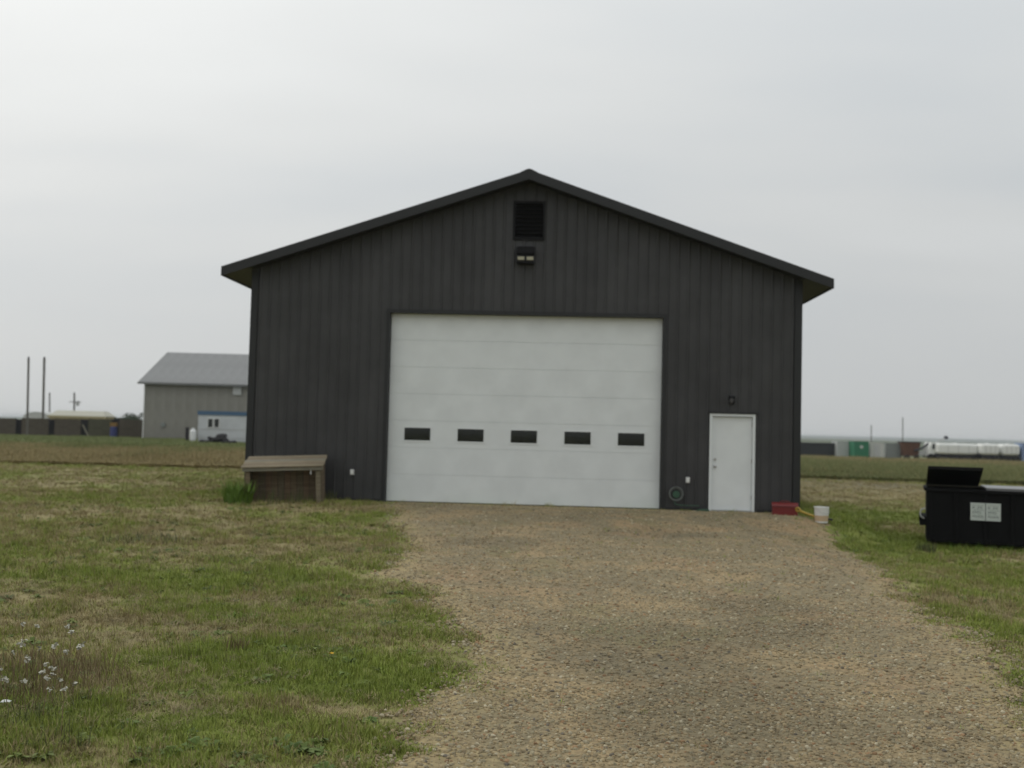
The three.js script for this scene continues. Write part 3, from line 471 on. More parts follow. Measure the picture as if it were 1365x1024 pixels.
// dumpster
{
  const p = onGround(1312, 733), W = 2.15, D = 1.38, H = 1.20;
  const d = thing('dumpster', 'black steel dumpster with one lid propped open and white placard', 'dumpster', [p.x, p.y, p.z], -0.37);
  const t = 0.012;
  obj('body', [span(-W / 2, W / 2, 0.1, H, -t, 0), span(-W / 2, W / 2, 0.1, H + 0.0, -D, -D + t), span(-W / 2, -W / 2 + t, 0.1, H, -D + t + 0.001, -t - 0.001), span(W / 2 - t, W / 2, 0.1, H, -D + t + 0.001, -t - 0.001), span(-W / 2 + t, W / 2 - t, 0.1, 0.115, -D + t + 0.001, -t - 0.001)], Mt.bin, d);
  obj('rim', [rbox(W + 0.08, 0.06, 0.05, 0, H - 0.03, 0.026, 0.008), rbox(W + 0.08, 0.06, 0.05, 0, H - 0.03, -D - 0.026, 0.008), rbox(0.05, 0.06, D - 0.002, -W / 2 - 0.026, H - 0.03, -D / 2, 0.008), rbox(0.05, 0.06, D - 0.002, W / 2 + 0.026, H - 0.03, -D / 2, 0.008)], Mt.bin, d);
  for (const x of [-W / 2 + 0.06, -0.52, 0.02, 0.52, W / 2 - 0.06]) obj('stiffener', rbox(0.07, H - 0.18, 0.045, x, 0.1 + (H - 0.18) / 2, 0.0235, 0.008), Mt.bin, d);
  obj('lower_rail', rbox(W - 0.2, 0.07, 0.03, 0, 0.16, 0.016, 0.008), Mt.bin, d);
  for (const s of [-1, 1]) { obj('fork_pocket', plate([[-D + 0.1, 0.42], [-0.1, 0.42], [-0.1, 0.60], [-D + 0.1, 0.60]], [[-D + 0.12, -0.12, 0.435, 0.585]], 0, 0.13).rotateY(-Math.PI / 2).translate(s > 0 ? W / 2 + 0.131 : -W / 2 - 0.001, 0, 0).scale(1, 1, 1), Mt.bin, d); }
  obj('latch_hook', tube([[-W / 2 - 0.03, 0.78, -0.05], [-W / 2 - 0.11, 0.74, -0.03], [-W / 2 - 0.12, 0.62, -0.02], [-W / 2 - 0.05, 0.57, -0.03]], 0.014, 16), Mt.plasticGrey, d);
  for (const x of [-W / 2 + 0.15, W / 2 - 0.15]) for (const z of [-0.15, -D + 0.15]) obj('foot', rbox(0.14, 0.13, 0.16, x, 0.04, z, 0.01), Mt.bin, d);
  const lidGeo = () => [rbox(W / 2 - 0.03, 0.035, D + 0.06, 0, 0, -(D + 0.06) / 2 + 0.0, 0.012), rbox(W / 2 - 0.05, 0.05, 0.03, 0, -0.03, -0.02, 0.008)];
  const shift = (g, z) => g.map((q) => q.translate(0, 0, z));
  const open = obj('lid', shift(lidGeo(), D + 0.03).map((g) => g.rotateX(-0.285)), Mt.binLid, d); open.position.set(-W / 4 + 0.0, H + 0.045, -D); open.userData.label = 'black lid propped open';
  const shut = obj('lid', shift(lidGeo(), D + 0.03), Mt.lidGrey, d); shut.position.set(W / 4 + 0.015, H + 0.035, -D); shut.userData.label = 'flat grey closed lid';
  obj('hinge_rod', new THREE.CylinderGeometry(0.018, 0.018, W, 12).rotateZ(Math.PI / 2).translate(0, H + 0.02, -D - 0.03), Mt.darkMetal, d);
  // placard, two pale sheets with small print
  const cv = document.createElement('canvas'); cv.width = 256; cv.height = 320; const c = cv.getContext('2d'); c.fillStyle = '#b7beb9'; c.fillRect(0, 0, 256, 320); c.fillStyle = '#5d6663';
  const r2 = mulberry(5); for (let k = 0; k < 9; k++) { let x = 34; const y = 48 + k * 27; while (x < 200) { const w = 10 + r2() * 38; if (r2() > 0.12) c.fillRect(x, y, w, 7 + (k % 3 === 1 ? 8 : 0)); x += w + 8; } }
  const ct = new THREE.CanvasTexture(cv); ct.colorSpace = THREE.SRGBColorSpace;
  const pm = new THREE.MeshStandardMaterial({ map: ct, roughness: 0.5 });
  for (const s of [-1, 1]) { const g = new THREE.BoxGeometry(0.272, 0.355, 0.006); const q = new THREE.Mesh(g, pm); q.name = 'placard'; q.position.set(0.02 + s * 0.142, 0.765, 0.052); d.add(q); }
}

// ------------------------------------------------------------------ far left: grey building, trailer, fence, poles
const gy = (x, z) => terrain(x, z);
{
  const a = at(190, 584, 88.7), g0 = gy(a.x, a.z), T = 0.012;
  const b = thing('grey_metal_building', 'grey metal building with pale roof and white gable trim beyond the field', 'building', [a.x, g0, a.z], T);
  const L = 24, D = 14, Hh = 4.98, R = 8.2 - g0, ov = 0.45;
  obj('wall', prism([[0, 0], [D, 0], [D, Hh - 0.06], [D / 2, R - 0.32], [0, Hh - 0.06]], 0, L).rotateY(Math.PI / 2), Mt.greyWall, b);
  const gw = boxUV(ribbed(0.001, 0.913, 0, () => Hh - 0.07)); for (let k = 0; k < 26; k++) meshOf('siding_panel', gw, Mt.greyWall, b).position.set(k * 0.9144, 0, 0.004);
  for (const s of [1, -1]) {
    const y0 = Hh + 0.02, run = D / 2 + ov, drop = R - y0, Ls = Math.hypot(run, drop);
    const sl = obj('roof_slope', prism([[0, R], [run, y0], [run, y0 - 0.16], [0, R - 0.16]].reverse(), 0, L + 2 * ov).rotateY(-Math.PI / 2).translate(L + ov, 0, -D / 2).applyMatrix4(s > 0 ? new THREE.Matrix4() : new THREE.Matrix4().makeTranslation(L, 0, -D).multiply(new THREE.Matrix4().makeRotationY(Math.PI))), Mt.greyRoof, b);
    if (s > 0) { const gp = boxUV(ribbed(0.001, 0.912, 0, () => Ls)), ang = Math.atan2(drop, run); for (let k = 0; k < 27; k++) { const p = meshOf('roof_panel', gp, Mt.greyRoof, sl); p.rotation.set(-(Math.PI / 2 - ang), 0, 0); p.position.set(-ov + k * 0.913, y0 + 0.012, ov + 0.004); } }
  }
  for (const s of [1, -1]) obj('rake_trim', prism([[0, R + 0.03], [D / 2 + ov, Hh + 0.05], [D / 2 + ov, Hh - 0.17], [0, R - 0.19]].reverse(), 0, 0.06).rotateY(-Math.PI / 2).translate(0, 0, 0).applyMatrix4(s > 0 ? new THREE.Matrix4().makeTranslation(-ov - 0.002, 0, -D / 2) : new THREE.Matrix4().makeTranslation(-ov - 0.062, 0, -D / 2).multiply(new THREE.Matrix4().makeRotationY(Math.PI))), Mt.whiteTrim, b);
  obj('corner_trim', span(-0.03, 0.05, 0, Hh - 0.1, 0.03, 0.06), Mt.whiteTrim, b);
  const v = at(314, 521, 88.2); obj('wall_vent', rbox(0.72, 0.72, 0.12, v.x - a.x, v.y - g0, 0.09), Mt.paleShed, b); const u = at(217, 566, 88.6); obj('meter_box', rbox(0.35, 0.35, 0.1, u.x - a.x, u.y - g0, 0.08), Mt.boxGrey, b);
}
{
  const a = at(263, 588, 80), g0 = gy(a.x, a.z), t = thing('office_trailer', 'white site office trailer with blue roof band in front of the grey building', 'trailer', [a.x, g0, a.z], 0.015);
  const L = 9, D = 3, H = 2.55;
  obj('body', span(0, L, 0.42, H - 0.32, -D, 0), Mt.trailerWhite, t); obj('skirting', span(0.03, L - 0.03, 0.0, 0.42, -D + 0.03, -0.03), Mt.trailerWhite, t); obj('seam_strip', span(0, L, 1.08, 1.12, 0.001, 0.02), Mt.plasticGrey, t);
  obj('roof_band', span(-0.06, L + 0.06, H - 0.32, H, -D - 0.06, 0.06), Mt.trailerBlue, t);
  for (const [x0, x1] of [[0.80, 1.16], [1.30, 1.66]]) { const f = obj('window_frame', plate([[x0 - 0.05, 1.22], [x1 + 0.05, 1.22], [x1 + 0.05, 1.98], [x0 - 0.05, 1.98]], [[x0, x1, 1.27, 1.93]], 0.001, 0.05), Mt.whiteTrim, t); obj('window_pane', span(x0, x1, 1.27, 1.93, 0.002, 0.02), Mt.glassDark, f); }
  const w = at(257, 585, 79.5), tk = thing('propane_tank', 'upright white propane tank at the end of the office trailer', 'tank', [w.x, gy(w.x, w.z), w.z]);
  obj('shell', new THREE.CapsuleGeometry(0.24, 0.55, 8, 20).translate(0, 0.58, 0), Mt.tankWhite, tk); obj('collar', cyl(0.12, 0.12, 0.14, 0, 1.04, 0), Mt.tankWhite, tk); obj('foot_ring', cyl(0.2, 0.2, 0.14), Mt.plasticGrey, tk);
  const q = at(249, 585, 80.5), ps = thing('timber_post', 'dark timber post beside the upright propane tank', 'post', [q.x, gy(q.x, q.z), q.z]); obj('shaft', rbox(0.22, 1.15, 0.2, 0, 0.575, 0, 0.03), Mt.fenceDark, ps); obj('cap', rbox(0.26, 0.05, 0.24, 0, 1.17, 0, 0.01), Mt.fenceDark, ps);
  // heap of old tyres
  const tg = boxUV(new THREE.TorusGeometry(0.30, 0.13, 10, 24).rotateX(Math.PI / 2)); const base = at(288, 589, 77.5);
  const stack = [[-1.1, 0], [-0.6, 0], [-0.1, 0], [0.4, 0], [0.95, 0], [1.5, 0], [-0.3, 1], [0.25, 1], [0.7, 1], [0.55, 2]];
  stack.forEach(([x, l], i) => { const wx = base.x + x * 0.8, wz = base.z + ((i * 37) % 10) / 25; const o = new THREE.Mesh(tg, Mt.tyre); o.name = numbered('old_tyre'); o.position.set(wx, gy(wx, wz) + 0.14 + l * 0.24, wz); o.rotation.set(rr(-0.25, 0.25), 0, rr(-0.3, 0.3)); o.castShadow = true; tag(o, 'black worn tyre in the heap before the office trailer', 'tyre', 'heap of old tyres'); scene.add(o); });
}
{
  const D = 92; // windbreak fence of separate panels
  const panel = (x0, x1, top, m, label) => {
    const a = at(x0, 580, D), b = at(x1, 580, D), g = gy(a.x, a.z), h = at((x0 + x1) / 2, top, D).y - g, w = b.x - a.x;
    const f = thing('fence_panel', label, 'fence', [a.x, g - 0.05, a.z], 0, 'windbreak fence panels');
    const n = Math.max(3, Math.round(w / 0.2)); const bs = []; for (let k = 0; k < n; k++) bs.push(box(w / n - 0.012, h + rr(-0.04, 0.04), 0.03, (k + 0.5) * w / n, h / 2, rr(-0.006, 0.006)));
    obj('boards', bs, m, f); obj('rail', [box(w, 0.1, 0.05, w / 2, h * 0.25, -0.05), box(w, 0.1, 0.05, w / 2, h * 0.8, -0.05)], m, f); for (const x of [0.05, w - 0.05]) obj('post', box(0.12, h + 0.06, 0.12, x, h / 2, -0.14), Mt.fenceDark, f);
  };
  panel(-70, 20, 556, Mt.fence, 'brown board windbreak panel left of the first dark gate'); panel(28, 64, 557, Mt.fence, 'brown board windbreak panel behind the tall pole'); panel(72, 107, 558, Mt.fence, 'brown board windbreak panel below the tan-sided portable building');
  panel(117, 148, 558, Mt.fence2, 'olive board windbreak panel next to the blue drum'); panel(158, 191, 559, Mt.fence, 'brown board windbreak panel touching the grey metal building');
  const gate = (x0, x1, label) => { const a = at(x0, 580, D + 0.6), b = at(x1, 580, D + 0.6), g = gy(a.x, a.z), h = at(x0, 559, D + 0.6).y - g, w = b.x - a.x; const f = thing('dark_gate', label, 'gate', [a.x, g, a.z]); const n = 4; for (let k = 0; k < n; k++) obj('board', box(w / n - 0.01, h, 0.03, (k + 0.5) * w / n, h / 2, 0), Mt.fenceDark, f); obj('rail', box(w, 0.1, 0.04, w / 2, h * 0.7, 0.04), Mt.fenceDark, f); };
  gate(19, 29, 'narrow dark gate between the first two windbreak panels'); gate(63, 73, 'narrow dark gate below the short pole'); gate(106, 118, 'dark gate with a pale leaning plank'); gate(147, 159, 'dark gate behind the blue drum');
  const pl = at(115, 581, D - 1.2), plank = obj('leaning_plank', box(0.12, 1.35, 0.04, 0, 0.66, 0).rotateZ(0.5), Mt.woodRoof3); plank.position.set(pl.x + 0.25, gy(pl.x, pl.z) - 0.02, pl.z); tag(plank, 'pale plank leaning at the dark gate', 'plank');
  const bd = at(151, 581, D - 1.5), dr = thing('blue_drum', 'blue plastic drum with an orange box on top by the fence', 'drum', [bd.x, gy(bd.x, bd.z), bd.z]); obj('shell', new THREE.LatheGeometry([[0, 0], [0.28, 0], [0.3, 0.03], [0.3, 0.3], [0.31, 0.32], [0.3, 0.34], [0.3, 0.66], [0.31, 0.68], [0.3, 0.7], [0.3, 0.97], [0.27, 1.0], [0, 1.0]].map(([x, y]) => new THREE.Vector2(x, y)), 24), Mt.blueDrum, dr); obj('lid', cyl(0.27, 0.27, 0.02, 0, 1.0, 0), Mt.blueDrum, dr);
  const ob = thing('orange_crate', 'orange crate stacked on the blue drum', 'crate', [bd.x, gy(bd.x, bd.z) + 1.021, bd.z]); obj('body', rbox(0.55, 0.34, 0.45, 0, 0.17, 0, 0.02), Mt.orange, ob); obj('rim', [box(0.6, 0.05, 0.03, 0, 0.33, 0.235), box(0.6, 0.05, 0.03, 0, 0.33, -0.235)], Mt.orange, ob);
}
function pole(px, top, bottom, D, r, label, extra) {
  const a = at(px[1], bottom, D), g = gy(a.x, a.z), h = at(px[0], top, D).y - g, lean = (at(px[0], top, D).x - a.x);
  const p = thing('utility_pole', label, 'pole', [a.x, g, a.z], 0); const sh = obj('shaft', tube([[0, -0.1, 0], [lean * 0.5, h * 0.5, 0], [lean, h - 0.05, 0]], r, 10, 10), Mt.pole, p); obj('cap', new THREE.ConeGeometry(r * 1.15, 0.22, 10).translate(lean, h + 0.04, 0), Mt.fenceDark, p); if (extra) extra(p, lean, h); return p;
}
pole([38, 36], 477, 580, 86, 0.09, 'tall bare pole standing in front of the brown windbreak fence');
pole([59, 57], 477, 570, 97, 0.11, 'tall bare pole rising behind the windbreak fence beside its twin');
pole([66, 66], 524, 568, 190, 0.13, 'short distant pole left of the tan-sided portable building roof');
pole([99, 98.5], 524, 568, 190, 0.16, 'distant pole carrying a transformer above the portable building', (p, l, h) => { obj('crossarm', box(2.2, 0.14, 0.12, l + 0.3, h - 1.7, 0.18), Mt.pole, p); obj('transformer', cyl(0.3, 0.3, 0.9, l + 0.75, h - 2.4, 0.1), Mt.plasticGrey, p); });
{
  const D = 125, a = at(65, 575, D), b = at(138, 575, D), g = gy(a.x, a.z), w = b.x - a.x, h = at(100, 554.5, D).y - g, rt = at(100, 547.5, D).y - g;
  const t = thing('portable_building', 'low tan-sided portable building with pale roof behind the fence', 'building', [a.x, g, a.z]);
  obj('wall', span(0.05, w - 0.05, 0, h, -3.2, 0), Mt.tan, t); obj('roof', (() => { const p = [[-0.15, h, 0.2], [w + 0.15, h, 0.2], [w + 0.15, h, -3.4], [-0.15, h, -3.4], [0.5, rt, -0.9], [w - 0.5, rt, -0.9], [w - 0.5, rt, -2.3], [0.5, rt, -2.3]], f = [[0, 1, 5, 4], [1, 2, 6, 5], [2, 3, 7, 6], [3, 0, 4, 7], [4, 5, 6, 7], [3, 2, 1, 0]], v = []; for (const [i, j, k, l] of f) v.push(...p[i], ...p[j], ...p[k], ...p[i], ...p[k], ...p[l]); const q = new THREE.BufferGeometry(); q.setAttribute('position', new THREE.Float32BufferAttribute(v, 3)); q.computeVertexNormals(); return q; })(), Mt.tanRoof, t); obj('eave_band', span(-0.16, w + 0.16, h - 0.28, h - 0.002, 0.001, 0.21), Mt.tan, t);
  const c = at(30, 575, 150), e = at(64, 575, 150), gc = gy(c.x, c.z), wd = e.x - c.x, hh = at(46, 549, 150).y - gc;
  const s = thing('arched_shed', 'pale arched-roof shed beyond the windbreak fence', 'shed', [c.x + wd / 2, gc, c.z]); const pts = [[-wd / 2, 0], [-wd / 2, hh * 0.72]]; for (let k = 1; k < 12; k++) { const t2 = Math.PI * (1 - k / 12); pts.push([Math.cos(t2) * wd / 2, hh * 0.72 + Math.sin(t2) * hh * 0.28]); } pts.push([wd / 2, hh * 0.72], [wd / 2, 0]); obj('shell', prism(pts.reverse(), -6, 0), Mt.paleShed, s); obj('door', span(-1.2, 0.2, 0, hh * 0.6, 0.001, 0.06), Mt.boxGrey, s);
}
function farTree(px, top, D, r, label, group) {
  const c = at(px, top, D), g = gy(c.x, c.z), h = c.y - g, t = thing('leafy_tree', label, 'tree', [c.x, g, c.z], 0, group);
  obj('trunk', [cyl(0.16, 0.09, h * 0.6, 0, 0, 0, 8), tube([[0, h * 0.35, 0], [r * 0.3, h * 0.55, 0.1], [r * 0.5, h * 0.7, 0.1]], 0.06, 8, 6), tube([[0, h * 0.3, 0], [-r * 0.3, h * 0.5, 0], [-r * 0.55, h * 0.62, -0.1]], 0.06, 8, 6)], Mt.bark, t);
  const pos = []; const clumps = []; for (let k = 0; k < 12; k++) { const a = rr(0, 6.283), q = Math.sqrt(rnd()); clumps.push([Math.cos(a) * q * r * 0.75, h * rr(0.35, 0.88), Math.sin(a) * q * r * 0.75, rr(0.3, 0.55) * r]); }
  for (const [x, y, z, s] of clumps) for (let k = 0; k < 190; k++) { const d = new THREE.Vector3(rr(-1, 1), rr(-1, 1), rr(-1, 1)); if (d.length() > 1) continue; const p = [x + d.x * s, Math.min(h, y + d.y * s * 0.7), z + d.z * s], q = 0.2; for (let m = 0; m < 3; m++) pos.push(p[0] + rr(-q, q), p[1] + rr(-q, q), p[2] + rr(-q, q)); }
  const ge = new THREE.BufferGeometry(); ge.setAttribute('position', new THREE.Float32BufferAttribute(pos, 3)); ge.computeVertexNormals(); obj('crown', ge, Mt.leafFar, t);
}
farTree(180, 550, 185, 2.2, 'dark green tree touching the grey metal building edge'); farTree(170, 553, 190, 1.5, 'smaller dark green tree between the drum and grey metal building'); farTree(151, 555.5, 195, 1.0, 'thin low tree rising above the blue drum'); farTree(163, 555, 187, 1.0, 'low bushy tree beside the smaller dark tree');

// ------------------------------------------------------------------ far right: containers, sheds, tank trailers
{
  const unit = (name, label, cat, x0, x1, top, bot, D, m, dep, roofM, extra) => {
    const a = at(x0, bot, D), b = at(x1, bot, D), g = gy((a.x + b.x) / 2, a.z), h = at((x0 + x1) / 2, top, D).y - g, w = b.x - a.x;
    const u = thing(name, label, cat, [a.x, g, a.z]); obj('body', span(0, w, 0.08, h - 0.08, -dep, 0), m, u); obj('roof', span(-0.04, w + 0.04, h - 0.08, h, -dep - 0.04, 0.04), roofM || m, u); obj('base_rail', span(0.02, w - 0.02, 0, 0.08, -dep + 0.02, -0.02), Mt.chassis, u);
    const n = Math.max(4, Math.round(w / 0.3)); const rb = []; for (let k = 0; k < n; k++) rb.push(box(w / n * 0.45, h - 0.3, 0.03, (k + 0.5) * w / n, h / 2, 0.016)); obj('corrugation', rb, m, u); if (extra) extra(u, w, h);
  };
  const doors = (u, w, h) => { obj('door', span(w * 0.28, w * 0.72, 0.1, h - 0.25, 0.032, 0.07), Mt.paleShed, u); };
  unit('shipping_container', 'long dark container beside the shop building corner', 'container', 1040, 1115, 590, 609, 131, Mt.contDark, 2.4);
  unit('white_shed', 'pale grey shed between the dark container and green shed', 'shed', 1116, 1136, 588.5, 611, 130, Mt.boxWhite, 2.2, null, (u, w, h) => obj('door', span(w * 0.3, w * 0.75, 0.1, h - 0.3, 0.032, 0.06), Mt.boxWhite, u));
  unit('green_shed', 'bright green shed between two pale sheds', 'shed', 1138.5, 1158, 588.5, 613, 128, Mt.boxGreen, 2.2, null, (u, w, h) => obj('emblem', new THREE.CircleGeometry(0.22, 20).translate(w * 0.5, h * 0.68, 0.05), Mt.paleShed, u));
  unit('white_shed', 'off-white shed right beside the green shed', 'shed', 1160, 1178, 590, 612, 129, Mt.boxPale, 2.2, null, doors);
  unit('grey_shed', 'mid grey shed next to the rusty machine', 'shed', 1181, 1202, 591, 612, 131, Mt.boxGrey, 2.2);
  // rusty hopper machine with a dark auger
  const D = 130, a = at(1216, 613, D), g = gy(a.x, a.z), m = thing('rusty_hopper', 'rusty brown hopper machine with a dark slanting auger', 'machine', [a.x, g, a.z]);
  obj('hopper', prism([[-1.1, 0.5], [0.7, 0.5], [1.1, 2.25], [-1.25, 2.25]], -1.6, 0), Mt.rust, m); obj('rim', span(-1.35, 1.2, 2.25, 2.36, -1.7, 0.08), Mt.chassis, m); for (const x of [-0.9, 0.6]) obj('leg', box(0.14, 0.9, 0.14, x, 0.3, -0.3), Mt.chassis, m);
  obj('auger', tube([[0.2, 1.2, 0.1], [1.2, 1.55, 0.1], [2.2, 2.3, 0.1]], 0.13, 10, 10), Mt.chassis, m); obj('motor', rbox(0.9, 0.6, 0.5, 1.3, 0.9, -0.2, 0.08), Mt.paleShed, m);
  for (const x of [-0.7, 0.5]) obj('wheel', new THREE.CylinderGeometry(0.35, 0.35, 0.22, 18).rotateX(Math.PI / 2).translate(x, 0.3, 0.12), Mt.tyre, m);
  // tank trailers
  const tanker = (x0, x1, top, bot, D2, label, cab) => {
    const p = at(x0, bot, D2), q = at(x1, bot, D2), gg = gy((p.x + q.x) / 2, p.z), h = at((x0 + x1) / 2, top, D2).y - gg, w = q.x - p.x, r = h * 0.30; const t = thing('tank_trailer', label, 'trailer', [p.x, gg, p.z], 0, 'white tank trailers in the far yard');
    obj('tank', new RoundedBoxGeometry(w - 0.1, 2 * r, 2.1, 4, r * 0.5).translate(w / 2, h - r - 0.04, -1), Mt.truckWhite, t); obj('hatch', cyl(0.2, 0.2, 0.12, w / 2, h - 0.06, -1), Mt.truckWhite, t); obj('frame', span(0.1, w - 0.1, h * 0.26, h - 2 * r + 0.05, -1.6, -0.4), Mt.chassis, t); obj('skirt', span(0.2, w - 0.2, 0.28, h * 0.26, -1.5, -0.3), Mt.chassis, t);
    const n = Math.max(2, Math.round(w / 1.3)); for (let k = 0; k < n; k++) obj('wheel', new THREE.CylinderGeometry(0.42, 0.42, 0.3, 20).rotateX(Math.PI / 2).translate(0.5 + k * (w - 1) / (n - 1), 0.42, -0.14), Mt.tyre, t);
    for (let k = 1; k < 4; k++) obj('band', box(0.05, 2 * r - r * 0.6, 0.02, w * k / 4, h - r - 0.04, 0.062), Mt.plasticGrey, t);
  };
  tanker(1250, 1305, 591, 614, 128, 'long white tank trailer behind the propped dumpster lid'); tanker(1308, 1333, 591.5, 615, 127, 'short white tank trailer between the long tank trailer and its twin'); tanker(1336, 1361, 592, 616, 127, 'short white tank trailer next to the blue shed');
  unit('blue_shed', 'pale blue shed past the last tank trailer', 'shed', 1363, 1384, 591, 614, 127, mat(0.20, 0.27, 0.42, 0.6), 2);
  // pale truck cab with a folded boom
  const c = at(1238, 613, 129), gc = gy(c.x, c.z), tr = thing('picker_truck', 'white truck cab with a folded boom beside the long tank trailer', 'truck', [c.x, gc, c.z]);
  obj('cab', prism([[0, 0.55], [1.2, 0.55], [1.2, 2.35], [0.35, 2.35], [0.05, 1.5]], -2, 0), Mt.truckWhite, tr); obj('windscreen', prism([[0.42, 1.5], [1.05, 1.5], [1.05, 2.15], [0.5, 2.15]], 0.002, 0.03), Mt.glassDark, tr); for (const x of [0.3, 0.95]) obj('wheel', new THREE.CylinderGeometry(0.45, 0.45, 0.3, 20).rotateX(Math.PI / 2).translate(x, 0.45, -0.1), Mt.tyre, tr); obj('chassis', span(0.0, 1.3, 0.42, 0.56, -1.9, -0.2), Mt.chassis, tr);
  obj('boom', tube([[1.1, 2.2, -1], [1.7, 2.55, -1], [2.7, 2.95, -1]], 0.08, 10, 8), Mt.plasticGrey, tr); obj('boom_head', rbox(0.45, 0.4, 0.35, 2.65, 3.0, -1, 0.08), Mt.chassis, tr);
}
pole([1161.5, 1161.5], 567, 600, 210, 0.09, 'thin distant pole rising over the off-white shed');
pole([1203.5, 1203.5], 557, 600, 200, 0.09, 'taller thin distant pole rising over the rusty machine');

// ------------------------------------------------------------------ small plants, gravel stones and grass
function blade(h, w, lean, dir, ox = 0, oz = 0, curl = 1) {       // tapered strip, three steps
  const dx = Math.cos(dir), dz = Math.sin(dir), px = -dz * w / 2, pz = dx * w / 2, P = [];
  const pt = (t) => [ox + dx * lean * t ** (1 + curl), h * t * (1 - 0.25 * (lean / h) * t * t * 0.5), oz + dz * lean * t ** (1 + curl)];
  const a = pt(0), b = pt(0.55), c = pt(1);
  P.push(a[0] - px, a[1], a[2] - pz, a[0] + px, a[1], a[2] + pz, b[0] + px * 0.75, b[1], b[2] + pz * 0.75);
  P.push(a[0] - px, a[1], a[2] - pz, b[0] + px * 0.75, b[1], b[2] + pz * 0.75, b[0] - px * 0.75, b[1], b[2] - pz * 0.75);
  P.push(b[0] - px * 0.75, b[1], b[2] - pz * 0.75, b[0] + px * 0.75, b[1], b[2] + pz * 0.75, c[0], c[1], c[2]);
  return P;
}
function tuft(n, h, w, spread, lean) { const P = []; for (let k = 0; k < n; k++) { const a = rr(0, 6.283), q = Math.sqrt(rnd()) * spread; P.push(...blade(h * rr(0.55, 1.1), w * rr(0.7, 1.3), lean * rr(0.3, 1.4), rr(0, 6.283), Math.cos(a) * q, Math.sin(a) * q)); } const g = new THREE.BufferGeometry(); g.setAttribute('position', new THREE.Float32BufferAttribute(P, 3)); g.computeVertexNormals(); return g; }
const bladeMat = new THREE.MeshStandardMaterial({ color: 0xffffff, roughness: 0.85, side: THREE.DoubleSide });
const fresh = mat(0.105, 0.185, 0.018, 0.8, { side: THREE.DoubleSide }), dull = mat(0.085, 0.10, 0.036, 0.9, { side: THREE.DoubleSide }), dead = mat(0.17, 0.125, 0.065, 0.95, { side: THREE.DoubleSide }), petal = mat(0.42, 0.41, 0.34, 0.8, { side: THREE.DoubleSide });
function clump(name, label, px, py, n, h, spread, lean, m, w = 0.012, extra) {
  const p = onGround(px, py), t = thing(name, label, 'plant', [p.x, p.y - 0.01, p.z]); const a = tuft(n, h, w, spread, lean); obj('leaves', a, m, t); obj('stems', tuft(Math.ceil(n / 8), h * 1.15, w * 0.5, spread * 0.7, lean * 0.4), dead, t); if (extra) extra(t); return t;
}
clump('weed_clump', 'bright green weed clump at the left end of the wooden shelter', 317, 671, 280, 0.52, 0.28, 0.26, fresh, 0.03);
clump('weed_clump', 'thin dark weeds growing up the shelter front boards', 380, 670, 80, 0.34, 0.62, 0.06, dull, 0.014);
clump('weed_clump', 'low weeds at the right foot of the wooden shelter', 436, 668, 70, 0.28, 0.22, 0.1, dull, 0.014);
clump('weed_clump', 'dark ragged weed patch out on the left lawn', 190, 722, 200, 0.15, 0.6, 0.16, dull, 0.012);
clump('weed_clump', 'low matted dry weeds beside the dark weed patch', 240, 727, 180, 0.13, 0.5, 0.16, dead, 0.012);
clump('weed_clump', 'green weeds along the foot of the dumpster', 1318, 737, 150, 0.20, 0.75, 0.1, fresh, 0.012);
clump('weed_clump', 'dark grass grown up at the dumpster corner', 1236, 737, 110, 0.24, 0.2, 0.1, dull, 0.012);
clump('weed_clump', 'small bright weed on the grass before the shelter', 405, 805, 60, 0.09, 0.16, 0.08, fresh, 0.014);
clump('weed_clump', 'dark green weed tuft on the bumpy lawn', 322, 826, 70, 0.09, 0.13, 0.07, fresh, 0.012);
clump('weed_clump', 'brown dead weed tuft on the open lawn', 316, 868, 60, 0.15, 0.10, 0.06, dead, 0.007);
// white-flowered weeds on dry stalks
clump('dry_stalks', 'pale dry stalks standing among the white-flowered weeds', 38, 925, 420, 0.26, 0.62, 0.10, dead, 0.004);
clump('dry_stalks', 'shorter tan stalks beside the white-flowered weeds', 100, 905, 160, 0.18, 0.35, 0.08, dead, 0.004);
[[14, 872], [40, 905], [62, 858], [28, 935], [75, 880], [50, 940], [8, 905], [85, 920], [66, 905], [30, 860], [90, 870], [78, 968]].forEach(([px, py], i) => {
  const p = onGround(px, py + 26), t = thing('flowering_weed', 'spindly weed with small white flower heads on reddish stalks', 'plant', [p.x, p.y - 0.01, p.z], 0, 'white-flowered weeds in the dry grass');
  const n = i === 11 ? 1 : 2 + Math.floor(rnd() * 3), stems = [];
  for (let k = 0; k < n; k++) {
    const a = rr(0, 6.283), q = rr(0.02, 0.17), h = rr(0.13, 0.30), x = Math.cos(a) * q, z = Math.sin(a) * q;
    stems.push(tube([[x * 0.5, 0, z * 0.5], [x * 0.8, h * 0.5, z * 0.8], [x, h, z]], 0.0022, 6, 4));
    const hg = []; for (let m = 0; m < 9; m++) { const g = new THREE.CircleGeometry(rr(0.007, 0.012), 5); g.rotateX(rr(-1.6, 1.6)); g.rotateY(rr(0, 6)); g.translate(x + rr(-0.014, 0.014), h + rr(-0.006, 0.016), z + rr(-0.014, 0.014)); hg.push(g); }
    obj('flower_head', hg, petal, t);
  }
  obj('stalks', stems, dead, t); obj('leaves', tuft(26, 0.16, 0.006, 0.16, 0.07), i % 2 ? dull : dead, t);
});
